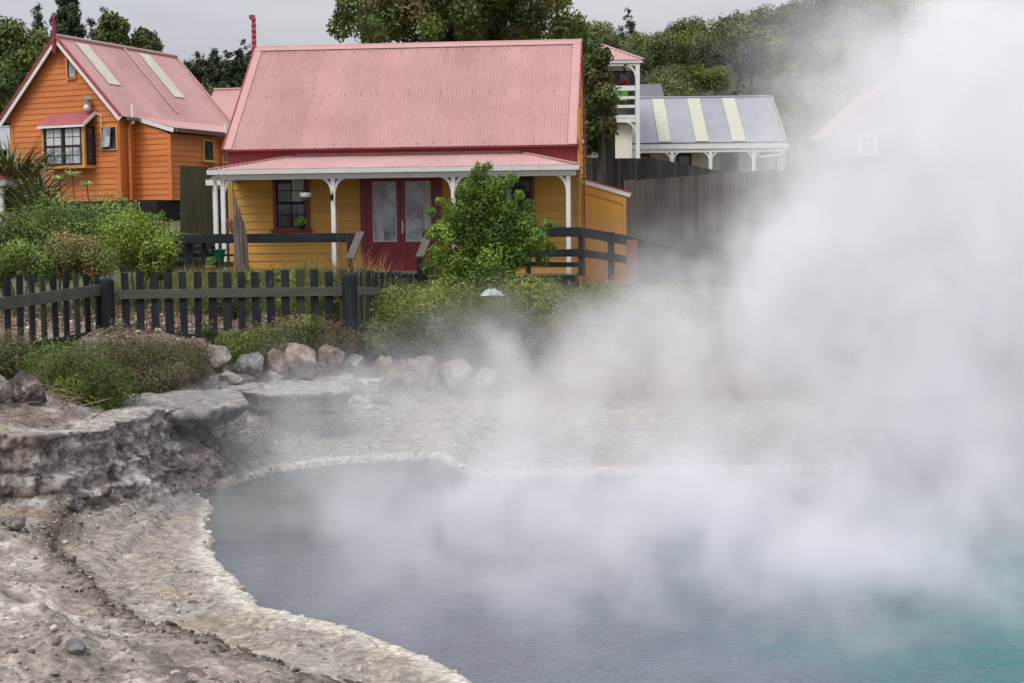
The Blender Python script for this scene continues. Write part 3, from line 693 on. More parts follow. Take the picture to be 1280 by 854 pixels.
for ess, y0, sy in ((es,-.28,1),(es2,2.75+hd,-1)):
    nn = Vector((0,-rise*sy,hd)).normalized(); O = Vector((0,y0,ze))+nn*.026
    for a, c in ((-.07, W+.05),):
        cap.add([O+Vector((a,0,0))+ess*(sl-.17),O+Vector((c,0,0))+ess*(sl-.17),O+Vector((c,0,0))+ess*(sl+.012),O+Vector((a,0,0))+ess*(sl+.012)],[(0,1,2,3)])
cap.tube((-.07,2.75,zr+.022),(W+.05,2.75,zr+.022),.022)
cap.build('ridge_cap', M['pinkflash'], cot)
for xs in (-.075, W+.04):               # barge boards
    mb = MB(); mb.beam((xs,-.30,ze-.06),(xs,2.75,zr-.06),.025,.16).beam((xs,5.8,ze-.06),(xs,2.75,zr-.06),.025,.16); mb.build('barge_board', M['crimson'], cot)
MB().box(0.0,W,-.27,.0,ze-.035,ze-.012).build('soffit', M['crimson'], cot)
# carved finial post standing on the left gable
fx = -.10; mb = MB(); prof = []
zt = E(318, 21, 2.75)[1]; zb = zr-.75
k = 22
for i in range(k+1):
    f = i/k; wd = .062-.012*f+(.014 if i % 2 else -.006)*(1 if f > .38 else 0)
    prof.append((wd, zb+(zt-zb)*f))
mb.lathe([(r, z) for r, z in prof]+[(.02, zt+.03)], (fx, 2.75, 0), 8); mb.box(fx-.10,fx+.02,2.70,2.80,zt-.06,zt+.04)
mb.build('carved_finial', M['crimson'], cot)
# veranda
vy = -1.5; yg = -1.62
gx0, gx1 = E(261, 212, yg)[0], E(723, 206, yg)[0]
zg = (E(262, 212.5, yg)[1]+E(723, 207, yg)[1])/2
hx0, hx1 = E(370, 191)[0], E(650, 191)[0]
vr = zv+.0-zg; vs_ = math.hypot(-yg, vr); ev = Vector((0,-yg,vr)).normalized()
def vtop(t):
    if t < hx0: return vs_*(t-gx0)/(hx0-gx0)
    if t > hx1: return vs_*(gx1-t)/(gx1-hx1)
    return vs_
ver = empty('veranda', (0,0,0)); ver.parent = cot
corr(ver, 'veranda_roof_sheet', M['pinkpale'], (0,yg,zg+.01), (1,0,0), ev, gx0+.02, gx1-.02, 0, vtop)
for xa, hx in ((gx0, hx0), (gx1, hx1)):   # the hipped ends
    d_ = Vector((hx-xa, 0, vr)); ll = d_.length
    corr(ver, 'hip_roof_sheet', M['pinkpale'], (xa,yg,zg+.01), (0,1,0), d_, .01, -yg, 0, (lambda L_: (lambda t: L_*t/(-yg)))(ll), pitch=.1)
    MB().beam((xa,yg,zg+.03),(hx,0,zv+.03),.10,.022).build('hip_flashing', M['pinkflash'], ver)
MB().box(hx0,hx1,-.06,-.036,zv-.01,zv+.05).build('wall_flashing', M['pinkflash'], ver)
g = MB(); pr = [(-.055,-.10),(.03,-.10),(.03,.0),(.018,.0),(.018,-.088),(-.045,-.088),(-.055,0),(-.068,0)]
g.sweep([(-a, b_) for a, b_ in pr][::-1], (gx0-.02,yg-.04,zg), (gx1+.02,yg-.04,zg)); g.build('gutter', M['white'], ver)
zbt = zg-.11; zbb = zg-.215
MB().box(gx0+.14,gx1-.06,vy-.05,vy+.04,zbb,zbt).build('beam', M['white'], ver)
MB().box(gx0+.13,gx0+.2,vy+.04,0,zbb,zbt).build('beam', M['white'], ver)
MB().box(gx0+.1,gx1-.05,vy+.05,-.04,zg+.0,zg+.012).build('ceiling_lining', M['white'], ver)
posts_x = [E(p, 260, vy)[0] for p in (279.5, 417, 567, 710.5)]
for i, x in enumerate(posts_x):
    hw = .048; p = MB().box(x-hw,x+hw,vy-.05,vy+.046,zf-.05,zbb+.0); po = p.build('veranda_post', M['white'], ver, bevel=.006)
    for sx in (-1, 1):
        if (i == 0 and sx < 0) or (i == 3 and sx > 0): continue
        bracket(x+sx*hw, zbb, sx, vy-.03, vy+.02, .25, .36).build('bracket', M['white'], po)
    MB().box(x-.085,x+.085,vy-.085,vy+.08,zf-.08,zf-.05).build('post_base', M['concrete'], po)
# deck of separate boards
x = gx0+.2; dk = empty('deck', (0,0,0)); dk.parent = ver
y = vy-.05; 
while y < -.05:
    MB().box(-.25,W+.02,y,y+.118,zf-.08-.03,zf-.082).build('deck_board', M['weathered'], dk); y += .124
MB().box(-.25,W+.02,vy-.08,vy-.052,zf-.42,zf-.09).build('deck_fascia', M['railblack'], dk)
# window and doors
window(cot, wx0, wx1, wz0, wz1, -.035, M['maroon'], M['sash'], M['glass'], 2, 2, 2, .075, True, (.52, .98))
window(cot, rx0, rx1, rz0, rz1, -.035, M['maroon'], M['sash'], M['glass'], 2, 2, 2, .075, True, (.0, .35))
dfr = MB(); yD = -.04; fwd = .13
dfr.box(dx0,dx0+fwd,yD-.035,.0,zf-.02,dz1).box(dx1-fwd,dx1,yD-.035,.0,zf-.02,dz1).box(dx0+fwd,dx1-fwd,yD-.034,.0,dz1-.10,dz1).box(dx0-.02,dx1+.02,yD-.10,-.0,zf-.06,zf-.021)
dfo = dfr.build('door_frame', M['maroon'], cot)
xm = E(501.5, 280)[0]; gz0, gz1 = E(500, 302)[1], E(500, 227)[1]
for a, b_, ga, gb in ((dx0+fwd+.005, xm-.003, E(466.5,260)[0], E(496,260)[0]), (xm+.003, dx1-fwd-.005, E(507.5,260)[0], E(539,260)[0])):
    t0, t1 = zf, dz1-.105; y0, y1 = yD-.02, yD+.02
    mb = MB().box(a,ga,y0,y1,t0,t1).box(gb,b_,y0,y1,t0,t1).box(ga,gb,y0+.001,y1,gz1,t1).box(ga,gb,y0+.001,y1,gz0-.10,gz0).box(ga,gb,y0+.001,y1,t0,t0+.09)
    mb.box(ga,gb,y0+.014,y1,t0+.09,gz0-.10).box(ga+.04,gb-.04,y0+.006,y0+.013,t0+.14,gz0-.15)
    dr = mb.build('french_door', M['maroon'], cot)
    MB().box(ga,gb,y0+.018,y0+.022,gz0,gz1).build('pane', M['paleglass'], dr)
    bd = MB(); t = .014
    bd.box(ga,ga+t,y0-.004,y0+.016,gz0,gz1).box(gb-t,gb,y0-.004,y0+.016,gz0,gz1).box(ga+t,gb-t,y0-.003,y0+.016,gz0,gz0+t).box(ga+t,gb-t,y0-.003,y0+.016,gz1-t,gz1)
    bd.build('glazing_bead', M['white'], dr)
    if a < xm-.5 and b_ <= xm: curtain_mb(ga+.02, ga+.16, gz0+.015, gz1-.02, y0+.008, .006, 12, ga+.10, ga+.26).build('curtain', M['curtain'], dr)
    else:
        curtain_mb(gb-.2, gb-.02, gz0+.015, gz1-.02, y0+.008, .006, 12, gb-.14, gb-.03).build('curtain', M['curtain'], dr)
        h = MB().box(a+.015,a+.055,y0-.012,y0,E(500,292)[1],E(500,276)[1]).tube((a+.035,y0-.05,E(500,283)[1]),(a+.12,y0-.05,E(500,283)[1]),.011).tube((a+.035,y0,E(500,283)[1]),(a+.035,y0-.05,E(500,283)[1]),.012); h.build('handle', M['brass'], dr)
# pole / downpipe at the right corner, left downpipe, rear porch gutter, lean-to
xp = E(724.5, 250, -.14)[0]
dp_ = MB().tube((xp,-.14,zf-.4),(xp,-.14,E(724,136,-.14)[1]),.042,n=10)
for zz in (.6, 1.6): dp_.box(xp-.055,xp+.055,-.19,-.045,zz,zz+.04)
dp_.build('downpipe', M['ochrepipe'], cot, smooth=False)
xq = posts_x[0]-.16
MB().path([(gx0+.12,yg-.02,zg-.10),(xq,vy-.02,zg-.32),(xq,vy-.02,zf-.1)],.04).build('downpipe', M['white'], cot)
MB().box(E(258,230,.6)[0],.0,.55,.66,E(258,232,.6)[1],E(258,225,.6)[1]).build('rear_porch_gutter', M['white'], cot)
MB().box(E(266,230,.7)[0],E(271,230,.7)[0],.66,.76,zf-.3,E(258,232,.6)[1]-.002).build('rear_porch_post', M['white'], cot)
corr(cot, 'rear_porch_roof_sheet', M['pinkpale'], (E(262,224,.6)[0],.6,E(258,224,.6)[1]), (0,1,0), (1,0,.32), 0, 3.6, 0, 1.0, pitch=.1)
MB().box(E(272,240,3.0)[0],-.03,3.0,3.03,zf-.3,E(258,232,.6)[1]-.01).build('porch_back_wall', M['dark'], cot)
yl_ = 2.6
lx0, lx1 = W+.0, E(782, 260, yl_)[0]; lz0 = E(727, 224, yl_)[1]; lz1 = E(782, 240, yl_)[1]; lzb = zf-.45
lt = empty('lean_to', (0,0,0)); lt.parent = cot
mb = MB().prism([(lx0+.04,lzb),(lx1,lzb),(lx1,lz1-.1),(lx0+.04,lz0-.1)], yl_, yl_+3.0); mb.build('lean_to_wall', M['ochre'], lt)
dx_ = (lx1-lx0)
MB().beam((lx0+.04,yl_-.02,lz0-.05),(lx1+.12,yl_-.02,lz1-.08),.035,.11).build('barge_board', M['white'], lt)
MB().beam((lx0+.04,yl_-.02,lz0+.02),(lx1+.12,yl_-.02,lz1-.01),.06,.03).build('verge_flashing', M['crimson'], lt)
MB().beam((lx0+.1,yl_-.012,lz0-.30),(lx1-.02,yl_-.012,lz1-.28),.02,.06).build('trim', M['trim_yellow'], lt)
MB().box(lx1-.07,lx1+.012,yl_-.02,yl_+.02,lzb,lz1-.15).build('corner_trim', M['trim_yellow'], lt)
corr(lt, 'lean_to_roof_sheet', M['pink'], (lx0,yl_,lz0+.02), (0,1,0), (dx_,0,lz1-lz0), 0, 3.05, 0, math.hypot(dx_,lz1-lz0)+.15)
mb = MB().box(E(688.5,280)[0],E(699,280)[0],-.16,-.04,E(690,291)[1],E(690,279)[1]); mb.build('meter_box', M['concrete'], cot, bevel=.01)
mb = MB(); px_ = posts_x[1]; z_ = E(417,245,vy)[1]
mb.tube((px_,vy-.055,z_+.1),(px_,vy-.16,z_+.02),.009).lathe([(.008,.06),(.032,.04),(.038,-.02),(.026,-.08),(.006,-.10)],(px_,vy-.15,z_-.02),8); mb.build('wall_lantern', M['iron'], ver)

# things hanging on and standing round the veranda (each its own thing)
def world(root, p): return frame(root) @ Vector(p)
hb = world(cot, (E(382, 245, vy+.2)[0], vy+.2, E(382, 250, vy+.2)[1]))
t = empty('hanging_basket', hb, label='round white rimmed hanging basket hung in front of the cottage window', cat='hanging basket')
MB().lathe([(.03,-.06),(.085,-.02),(.11,.07),(.115,.12)],(0,0,0),14).build('bowl', M['weathered'], t, smooth=True)
MB().lathe([(.112,.06),(.128,.10),(.128,.15),(.10,.16)],(0,0,0),14).build('rim', M['white'], t)
mb = MB()
for a in range(3): mb.tube((.11*math.cos(a*2.1),.11*math.sin(a*2.1),.15),(0,0,.62),.004,n=4)
mb.build('chain', M['iron'], t)
def leafball(n, rad, size, cols_, seed=0, flat=.8, up=.3):
    r_ = np.random.default_rng(seed); d = r_.normal(size=(n,3)); d /= np.linalg.norm(d,axis=1)[:,None]
    c = d*np.array([rad,rad,rad*flat])*r_.uniform(.4,1,(n,1))
    return c, d+np.array([0,0,up])
# ---------------- other houses
def simple_house(root, x0, x1, y1, ze, zr, yr, wall, roof, base=0, over=.25, side_boards=None, pitch=.15):
    """eaves front and back, ridge along x at y = yr"""
    boards(root, 'front_wall', wall, (0,0,0), (1,0,0), base, ze-.05, x0, x1, side_boards or (), pitch=.2)
    for xs, o_ in ((x0, (-1,0,0)), (x1, (1,0,0))):
        MB().add([(xs,0,base),(xs,y1,base),(xs,y1,ze),(xs,yr,zr-.05),(xs,0,ze)],[(0,1,2,3,4)]).build('side_wall', wall, root)
    MB().box(x0,x1,y1-.02,y1,base,ze).build('rear_wall', wall, root)
    s = math.hypot(yr+over, zr-ze); e1 = (0,yr+over,zr-ze); e2 = (0,-(y1-yr+over),zr-ze)
    corr(root, 'roof_sheet', roof, (0,-over,ze), (1,0,0), e1, x0-.2, x1+.2, 0, s, pitch=pitch)
    corr(root, 'roof_sheet', roof, (0,y1+over,ze), (1,0,0), e2, x0-.2, x1+.2, 0, math.hypot(y1-yr+over,zr-ze), pitch=pitch)
    MB().tube((x0-.22,yr,zr+.01),(x1+.22,yr,zr+.01),.06).build('ridge_cap', roof, root)
    return s

# orange gabled cottage up on the left
PS = R(24); gb = 3.05
oh = empty('gabled_cottage', (-14.9, 48.0, gb), -PS, label='bright orange weatherboard cottage with steep red gable roof and bay window', cat='cottage')
Q = lambda px, py, y=0.0: onp(px, py, oh, y)
za = Q(88, 46)[1]; zE = 6.50-gb; hw = 2.30; LEN = 6.1; ov = .26; sr = (za-zE)/(hw+ov)
def ol(z): return -hw if z < zE+.2 else -(za-z)/sr+.06
def orr(z): return hw if z < zE+.2 else (za-z)/sr-.06
zb0 = .72
bx0, bx1, bz0, bz1 = Q(53,200,-.55)[0], Q(106,200,-.55)[0], Q(80,207,-.55)[1], Q(80,158,-.55)[1]
sw0, sw1, sz0, sz1 = Q(128,187)[0], Q(149,187)[0], Q(139,188)[1], Q(139,157)[1]
tw0, tw1, tz0, tz1 = Q(85,100)[0], Q(96.5,100)[0], Q(91,99.5)[1], Q(91,72)[1]
boards(oh, 'gable_wall', M['orange'], (0,0,0), (1,0,0), zb0, za-.12, ol, orr, [(sw0,sw1,sz0,sz1),(tw0,tw1,tz0,tz1)], pitch=.185)
boards(oh, 'side_wall', M['orange'], (hw,0,0), (0,1,0), zb0, zE+.1, 0, LEN, (), pitch=.185, out=(1,0,0))
MB().box(-hw,-hw+.02,0.02,LEN,zb0,zE+.1).build('side_wall', M['orange'], oh)
MB().add([(-hw,LEN,0),(hw,LEN,0),(hw,LEN,zE),(0,LEN,za-.1),(-hw,LEN,zE)],[(0,1,2,3,4)]).build('rear_wall', M['orange'], oh)
MB().box(-hw+.03,hw+1.35,.06,LEN,-1.5,zb0).build('foundation', M['dark'], oh)
mb = MB()
for i in range(9): mb.box(-hw,hw+.01,.02,.05,zb0-.02-.17*(i+1)+.02,zb0-.02-.17*i)
mb.build('foundation_boards', M['railblack'], oh)
MB().box(hw-.13,hw+.035,-.045,.0,zb0,zE-.1).build('corner_trim', M['orange'], oh); MB().box(hw+.002,hw+.042,-.045,.12,zb0,zE-.1).build('corner_trim', M['orange'], oh)
MB().box(-hw-.035,-hw+.12,-.045,.0,zb0,zE-.1).build('corner_trim', M['orange'], oh)
for s in (1, -1):
    O = (s*(hw+ov), -.25, zE); es_ = Vector((-s*(hw+ov), 0, za-zE)); sl_ = es_.length
    corr(oh, 'roof_sheet', M['pink'], O, (0,1,0), es_, 0, LEN+.3, 0, sl_, pitch=.10, amp=.01)
    nn = Vector((s*(za-zE), 0, hw+ov)).normalized(); eu = es_.normalized()
    if s == 1:   # two pale fibreglass sheets let into the visible slope, a lightning rod cable between
        for y0, w_, sA, sB in ((.75,.62,sl_*.42,sl_*.95),(4.05,.62,sl_*.36,sl_*.96)):
            corr(oh, 'skylight_sheet', M['palepanel'], Vector(O)+nn*.03, (0,1,0), es_, y0, y0+w_, sA, sB, pitch=.10, amp=.01, sheet=.9)
        a = Vector(O)+Vector((0,3.35,0))+eu*(sl_*.12)+nn*.05; b_ = Vector(O)+Vector((0,3.35,0))+eu*(sl_*.98)+nn*.05
        MB().tube(a, b_, .035).build('flue_strip', M['pinkpale'], oh)
    mb = MB(); mb.beam((s*(hw+ov),-.28,zE-.10),(0,-.28,za-.10),.03,.17); mb.build('barge_board', M['white'], oh)
    mb = MB(); mb.beam((s*(hw+ov+.02),-.285,zE+.015),(0,-.285,za+.02),.10,.07); mb.build('verge_flashing', M['crimson'], oh)
    MB().beam((s*(hw+ov+.02),LEN+.06,zE+.02),(0,LEN+.06,za+.02),.10,.05).build('verge_flashing', M['pinkflash'], oh)
MB().tube((0,-.28,za+.03),(0,LEN+.08,za+.03),.07).build('ridge_cap', M['pinkflash'], oh)
MB().box(hw+ov-.01,hw+ov+.10,.05,LEN+.1,zE-.12,zE-.02).build('gutter', M['weathered'], oh)
zt = Q(84,16)[1]
mb = MB().lathe([(.075,za-.55),(.085,za-.2),(.07,za+.1),(.055,za+.5),(.06,za+.55),(.035,zt-.25),(.05,zt-.2),(.03,zt-.1),(.015,zt)],(-.03,-.30,0),8); mb.build('carved_finial', M['maroon'], oh)
window(oh, sw0, sw1, sz0, sz1, -.03, M['trim_yellow'], M['sash'], M['glass'], 1, 1, 1, .06, False)
# the propped-open awning sash of the little window
MB().prism([(sw0+.02,sz0+.08),(sw1-.28,sz0+.12),(sw1-.20,sz1-.06),(sw0+.20,sz1-.08)],-.16,-.13).build('open_sash', M['paleglass'], oh)
window(oh, tw0, tw1, tz0, tz1, -.03, M['trim_yellow'], M['sash'], M['paleglass'], 1, 1, 1, .05, False)
# bay window
bay = empty('bay_window', (0,0,0)); bay.parent = oh
yb = -.55
MB().box(bx0-.02,bx1+.02,yb-.02,-.03,bz0-.10,bz0).build('bay_floor', M['trim_yellow'], bay)
for xx in (bx0, bx1-.10): MB().box(xx,xx+.10,yb-.01,yb+.09,bz0+.001,bz1).build('corner_post', M['trim_yellow'], bay)
w0 = window(bay, bx0+.10, (bx0+bx1)/2, bz0+.001, bz1, yb+.02, M['sash'], M['sash'], M['paleglass'], 2, 2, 2, .05, False, (.05, .95))
w1 = window(bay, (bx0+bx1)/2, bx1-.10, bz0+.001, bz1, yb+.02, M['sash'], M['sash'], M['paleglass'], 2, 2, 2, .05, False, (.05, .95))
Tm = Matrix.Translation((bx1-.02,0,0)) @ Matrix.Rotation(math.pi/2, 4, 'Z')
window(bay, yb+.10, -.04, bz0+.001, bz1, .0, M['sash'], M['sash'], M['glass'], 1, 3, 1, .04, False, None, Tm)
MB().box(bx0,bx0+.03,yb+.09,-.03,bz0+.001,bz1).build('bay_side', M['orange'], bay)
zbt_ = Q(90,141)[1]
corr(bay, 'bay_roof_sheet', M['bayroof'], (0,yb-.12,bz1+.02), (1,0,0), (0,-yb+.10,zbt_-bz1-.02), bx0-.08, bx1+.10, 0, math.hypot(-yb+.1,zbt_-bz1), pitch=.10)
MB().box(bx0-.08,bx1+.10,yb-.13,yb-.10,bz1-.05,bz1+.02).build('bay_fascia', M['white'], bay)
MB().beam((bx1+.10,yb-.12,bz1-.0),(bx1+.10,-.03,zbt_-.04),.03,.09).build('bay_barge', M['white'], bay)
# lean-to along its right side
ya = .75; wl = 1.42
zl0, zl1 = Q(181,146,ya)[1], Q(232,161,ya)[1]
lto = empty('side_lean_to', (0,0,0)); lto.parent = oh
boards(lto, 'lean_to_front', M['orange'], (hw+.03,ya,0), (1,0,0), zb0, zl0-.1, 0, lambda z: wl if z < zl1-.12 else max(.02, wl*(zl0-.1-z)/(zl0-zl1+.02)), (), pitch=.185)
boards(lto, 'lean_to_side', M['orange'], (hw+.03+wl,ya,0), (0,1,0), zb0, zl1-.12, 0, 5.0, [(1.7,2.3,zl1-.95,zl1-.22),(2.75,3.4,zl1-.95,zl1-.22)], pitch=.185, out=(1,0,0))
MB().box(hw+wl-.06,hw+wl+.07,ya-.045,ya-.001,zb0,zl1-.15).build('corner_trim', M['orange'], lto)
MB().beam((hw+.03,ya-.1,zl0-.02),(hw+wl+.25,ya-.1,zl1-.04),.03,.14).build('barge_board', M['white'], lto)
corr(lto, 'lean_to_roof_sheet', M['pink'], (hw+wl+.28,ya-.12,zl1+.05), (0,1,0), (-(wl+.28),0,zl0-zl1), 0, 5.2, 0, math.hypot(wl+.28,zl0-zl1), pitch=.1)
MB().box(hw+wl+.26,hw+wl+.36,ya-.05,ya+5.1,zl1-.09,zl1+.02).build('gutter', M['weathered'], lto)
Tl = Matrix.Translation((hw+.03+wl,ya,0)) @ Matrix.Rotation(math.pi/2, 4, 'Z')
for a in (1.7, 2.75):
    window(lto, a, a+.62, zl1-.95, zl1-.22, -.03, M['trim_yellow'], M['sash'], M['glass'], 1, 1, 1, .06, True, None, Tl)
dpx = hw+.15
MB().path([(hw+ov+.04,.25,zE-.1),(dpx,.30,zE-.35),(dpx,.30,zb0-.4)],.045).build('downpipe', M['orange'], oh)
MB().path([(hw+wl+.30,ya+2.75,zl1-.05),(hw+wl+.13,ya+2.75,zl1-.3),(hw+wl+.13,ya+2.75,zb0)],.045).build('downpipe', M['orange'], lto)
MB().tube((hw+ov+.04,.3,zE-.22),(hw+ov+.04,.3,zE+.42),.05).build('vent_pipe', M['white'], oh)
MB().tube((hw+wl+.3,ya+2.75,zl1-.32),(hw+wl+.3,ya+2.75,zl1+.35),.05).build('vent_pipe', M['white'], lto)
fl = MB().tube((Q(115,132)[0],-.03,Q(115,132)[1]),(Q(115,132)[0],-.18,Q(115,132)[1]),.03).lathe([(.02,.0),(.10,.05),(.115,.13),(.09,.20),(.02,.23)],(Q(114,136)[0],-.2,Q(114,140)[1]),12)
flo = fl.build('round_lamp', M['white'], oh, smooth=True)
MB().beam((Q(112,124)[0],-.15,Q(112,122)[1]),(Q(119,128)[0],-.3,Q(119,127)[1]),.16,.12).build('flood_lamp', M['concrete'], oh)
MB().path([(Q(119,141)[0],-.05,Q(119,141)[1]),(Q(128,145)[0],-.05,Q(128,145)[1]),(Q(128,172)[0],-.05,Q(128,172)[1])],.022,5).build('conduit', M['white'], oh)

# low red roofed house between the two cottages
rh = empty('red_roofed_house', (-14.2, 60, 3.4), -R(10), label='low house with red corrugated roof showing between the orange and ochre cottages', cat='house')
zr_ = onp(285, 112, rh, 2.5)[1]
simple_house(rh, 1.2, 6.5, 5.0, zr_-2.3, zr_, 2.5, M['crimson'], M['pink'])
# edge of a grey roofed house at the far left
lh = empty('grey_roofed_house', (-22.5, 58, 3.4), -R(24), label='dark walled house with grey roof and red trim at the left edge', cat='house')
a0 = onp(26, 152, lh, 0)
simple_house(lh, -3.5, a0[0], 4.0, a0[1]-1.1, a0[1], 2.0, M['dark'], M['greyroof'], over=.5)
MB().beam((a0[0]+.24,-.5,a0[1]-1.06),(a0[0]+.24,2.0,a0[1]+.05),.04,.20).build('barge_board', M['white'], lh)
MB().beam((a0[0]+.24,-.5,a0[1]-.92),(a0[0]+.24,2.0,a0[1]+.19),.10,.07).build('verge_flashing', M['maroon'], lh)

# white veranda house on the right
wh = empty('veranda_house', (at(795,210,60).x, 60, 3.9), -R(1.0), label='low cream house with grey iron roof, three pale roof stripes and white veranda', cat='house')
K = lambda px, py, y=0.0: onp(px, py, wh, y)
zg3 = K(890,186,-1.5)[1]; xr3 = K(985,186,-1.5)[0]; zw3 = K(890,178,-1.2)[1]; zr3 = K(890,122,2.4)[1]; xrr = K(960,122,2.4)[0]
boards(wh, 'front_wall', M['cream'], (0,0,0), (1,0,0), 0, zg3, -1.5, xrr-.1, (), pitch=.25)
for a, c in ((797,812),(846,864)):
    xa, xb = K(a,200)[0], K(c,200)[0]; window(wh, xa, xb, zg3-1.3, zg3-.12, -.04, M['maroon'], M['sash'], M['glass'], 1, 1, 1, .05, False)
xa, xb = K(901,200)[0], K(922,200)[0]
d_ = MB().box(xa,xb,-.09,-.035,.0,zg3-.12).build('door', M['maroon'], wh); MB().box(xa+.15,xb-.15,-.10,-.091,zg3-.9,zg3-.3).build('pane', M['glass'], d_)
s3 = math.hypot(2.4+1.2, zr3-zw3); e3 = Vector((0,3.6,zr3-zw3)); xt = K(960,122,2.4)[0]
def stop3(t): return s3 if t < xt else s3
pan = [(K(a,150,.6)[0], K(c,150,.6)[0]) for a, c in ((819,834),(864,880),(909,925))]
corr(wh, 'roof_sheet', M['greyroof'], (0,-1.2,zw3), (1,0,0), e3, -2.0, xt+.15, 0, s3, pitch=.12, amp=.01)
e3n = Vector((0,-(zr3-zw3),3.6)).normalized()
for a, c in pan: corr(wh, 'skylight_sheet', M['creampanel'], Vector((0,-1.2,zw3))+e3n*.03, (1,0,0), e3, a, c, .05, s3-.12, pitch=.12, amp=.01, sheet=.9)
corr(wh, 'roof_sheet', M['greyroof'], (0,6.0,zw3), (1,0,0), (0,-3.6,zr3-zw3), -2.0, xt+.15, 0, s3, pitch=.12)
MB().tube((-2.0,2.4,zr3+.02),(xt+.17,2.4,zr3+.02),.05).build('ridge_cap', M['greyroof'], wh)
MB().beam((xt+.17,-1.2,zw3),(xt+.17,2.4,zr3),.08,.08).build('verge_flashing', M['concrete'], wh)
MB().add([(xt,-.0,0),(xt,5,0),(xt,5,zw3+.8),(xt,2.4,zr3-.1),(xt,0,zw3+1)],[(0,1,2,3,4)]).build('side_wall', M['cream'], wh)
MB().box(-2.0,xr3,-1.55,-1.45,zg3-.0,zg3+.17).build('gutter', M['white'], wh)
corr(wh, 'veranda_roof_sheet', M['concrete'], (0,-1.5,zg3+.17), (1,0,0), (0,1.0,.22), -2, xr3, 0, 1.0, pitch=.12, amp=.006)
MB().box(-2.0,xr3-.2,-1.50,-1.42,zg3-.14,zg3-.005).build('beam', M['white'], wh)
for p in (792, 840, 888, 942):
    x = K(p,200,-1.45)[0]; po = MB().box(x-.07,x+.07,-1.51,-1.40,0,zg3-.14).build('veranda_post', M['white'], wh)
    for sx in (-1, 1): bracket(x+sx*.06, zg3-.14, sx, -1.49, -1.43, .32, .42, .06).build('bracket', M['white'], po)
MB().path([(xr3-.1,-1.5,zg3),(xr3-.3,-1.45,zg3-.28),(K(949,197,-1.4)[0],-1.4,zg3-.36)],.045).build('downpipe', M['white'], wh)
MB().prism([(K(949,214,.5)[0],0),(K(982,214,.5)[0],0),(K(982,196,.5)[0],zg3-.1),(K(949,203,.5)[0],zg3-.25)],.5,3).build('annex', M['cream'], wh)
# raised grey roof part behind the tower
zz = K(815,106,4)[1]
MB().prism([(K(796,122,4)[0],zr3-.5),(K(834,122,4)[0],zr3-.5),(K(826,106,4)[0],zz),(K(796,106,4)[0],zz)],3.8,6).build('upper_roof', M['greyroof'], wh)

# two storey house with balcony
tw = empty('balcony_house', (at(770,195,56).x, 56, 3.8), 0, label='two storey house with white slatted balcony and pink hipped roof behind the big tree', cat='house')
Z_ = lambda px, py, y=0.0: onp(px, py, tw, y)
x1t = Z_(800,80)[0]; x0t = Z_(715,80)[0]; zt0 = Z_(780,78)[1]; zdk = Z_(780,148)[1]
MB().box(x0t,x1t-.6,1.2,5,0,zt0).build('wall', M['cream'], tw)
MB().box(x0t+.5,x1t-.1,1.16,1.199,zdk+.2,zt0-.2).build('glazing', M['glass'], tw)
MB().box(x0t,x1t,-.05,1.2,zdk-.16,zdk).build('balcony_floor', M['white'], tw)
MB().box(x0t,x1t,-.06,.04,zt0-.14,zt0).build('beam', M['white'], tw)
MB().box(x0t,x1t+.1,-.12,-.065,zt0-.03,zt0+.09).build('gutter', M['white'], tw)
po = MB().box(x1t-.18,x1t-.02,-.10,.06,0,zt0-.14).build('corner_post', M['white'], tw)
bracket(x1t-.19, zt0-.14, -1, -.06, .02, .45, .5, .07).build('bracket', M['white'], po)
bracket(x1t-.19, zdk-.16, -1, -.06, .02, .45, .5, .07).build('bracket', M['white'], po)
for a in (110, 120.5, 131.5, 144):
    z = Z_(780,a)[1]; MB().box(x0t,x1t-.19,-.06,-.02,z-.11,z+.0+(.08 if a == 110 else 0)).build('balcony_rail', M['white'], tw)
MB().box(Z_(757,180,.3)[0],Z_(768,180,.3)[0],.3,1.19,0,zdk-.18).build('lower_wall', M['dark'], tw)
MB().box(Z_(769,180,.3)[0],Z_(790,180,.3)[0],.3,1.19,0,zdk-.18).build('lower_wall', M['cream'], tw)
xh, zh = Z_(752,56,2.4)
for nm, q in (('hip_front', [(x0t-1,-.15,zt0+.06),(x1t+.12,-.15,zt0+.06),(xh,2.4,zh),(x0t-1,2.4,zh)]),('hip_side', [(x1t+.12,-.15,zt0+.06),(x1t+.12,5,zt0+.06),(xh,2.4,zh)])):
    pass
lf = math.hypot(2.55, zh-zt0-.06)
corr(tw, 'roof_sheet', M['pink'], (0,-.15,zt0+.08), (1,0,0), (0,2.55,zh-zt0-.08), x0t-1, x1t+.12, 0, lambda t: lf if t < xh else lf*(x1t+.12-t)/(x1t+.12-xh), pitch=.15)
ls = math.hypot(x1t+.12-xh, zh-zt0-.08)
corr(tw, 'hip_roof_sheet', M['pink'], (x1t+.12,-.15,zt0+.08), (0,1,0), (xh-x1t-.12,0,zh-zt0-.08), 0, 5.1, 0, lambda t: ls*min(t,5.1-t)/2.55, pitch=.15)
MB().beam((x1t+.14,-.17,zt0+.1),(xh,2.4,zh+.02),.12,.04).build('hip_flashing', M['pinkpale'], tw)
curt = curtain_mb(Z_(752,90,1.1)[0], Z_(775,90,1.1)[0], zdk+.3, zt0-.25, 1.1, .03); curt.build('curtain', M['weathered'], tw)
c_ = world(tw, (Z_(774,100,.5)[0], .5, zdk))
t = empty('plastic_tub', c_, label='lime green tub standing on the white balcony', cat='tub')
MB().lathe([(.30,.7),(.36,1.18),(.37,1.2),(.33,1.2),(.28,.75)],(0,0,0),14).build('bowl', M['lime_plastic'], t)
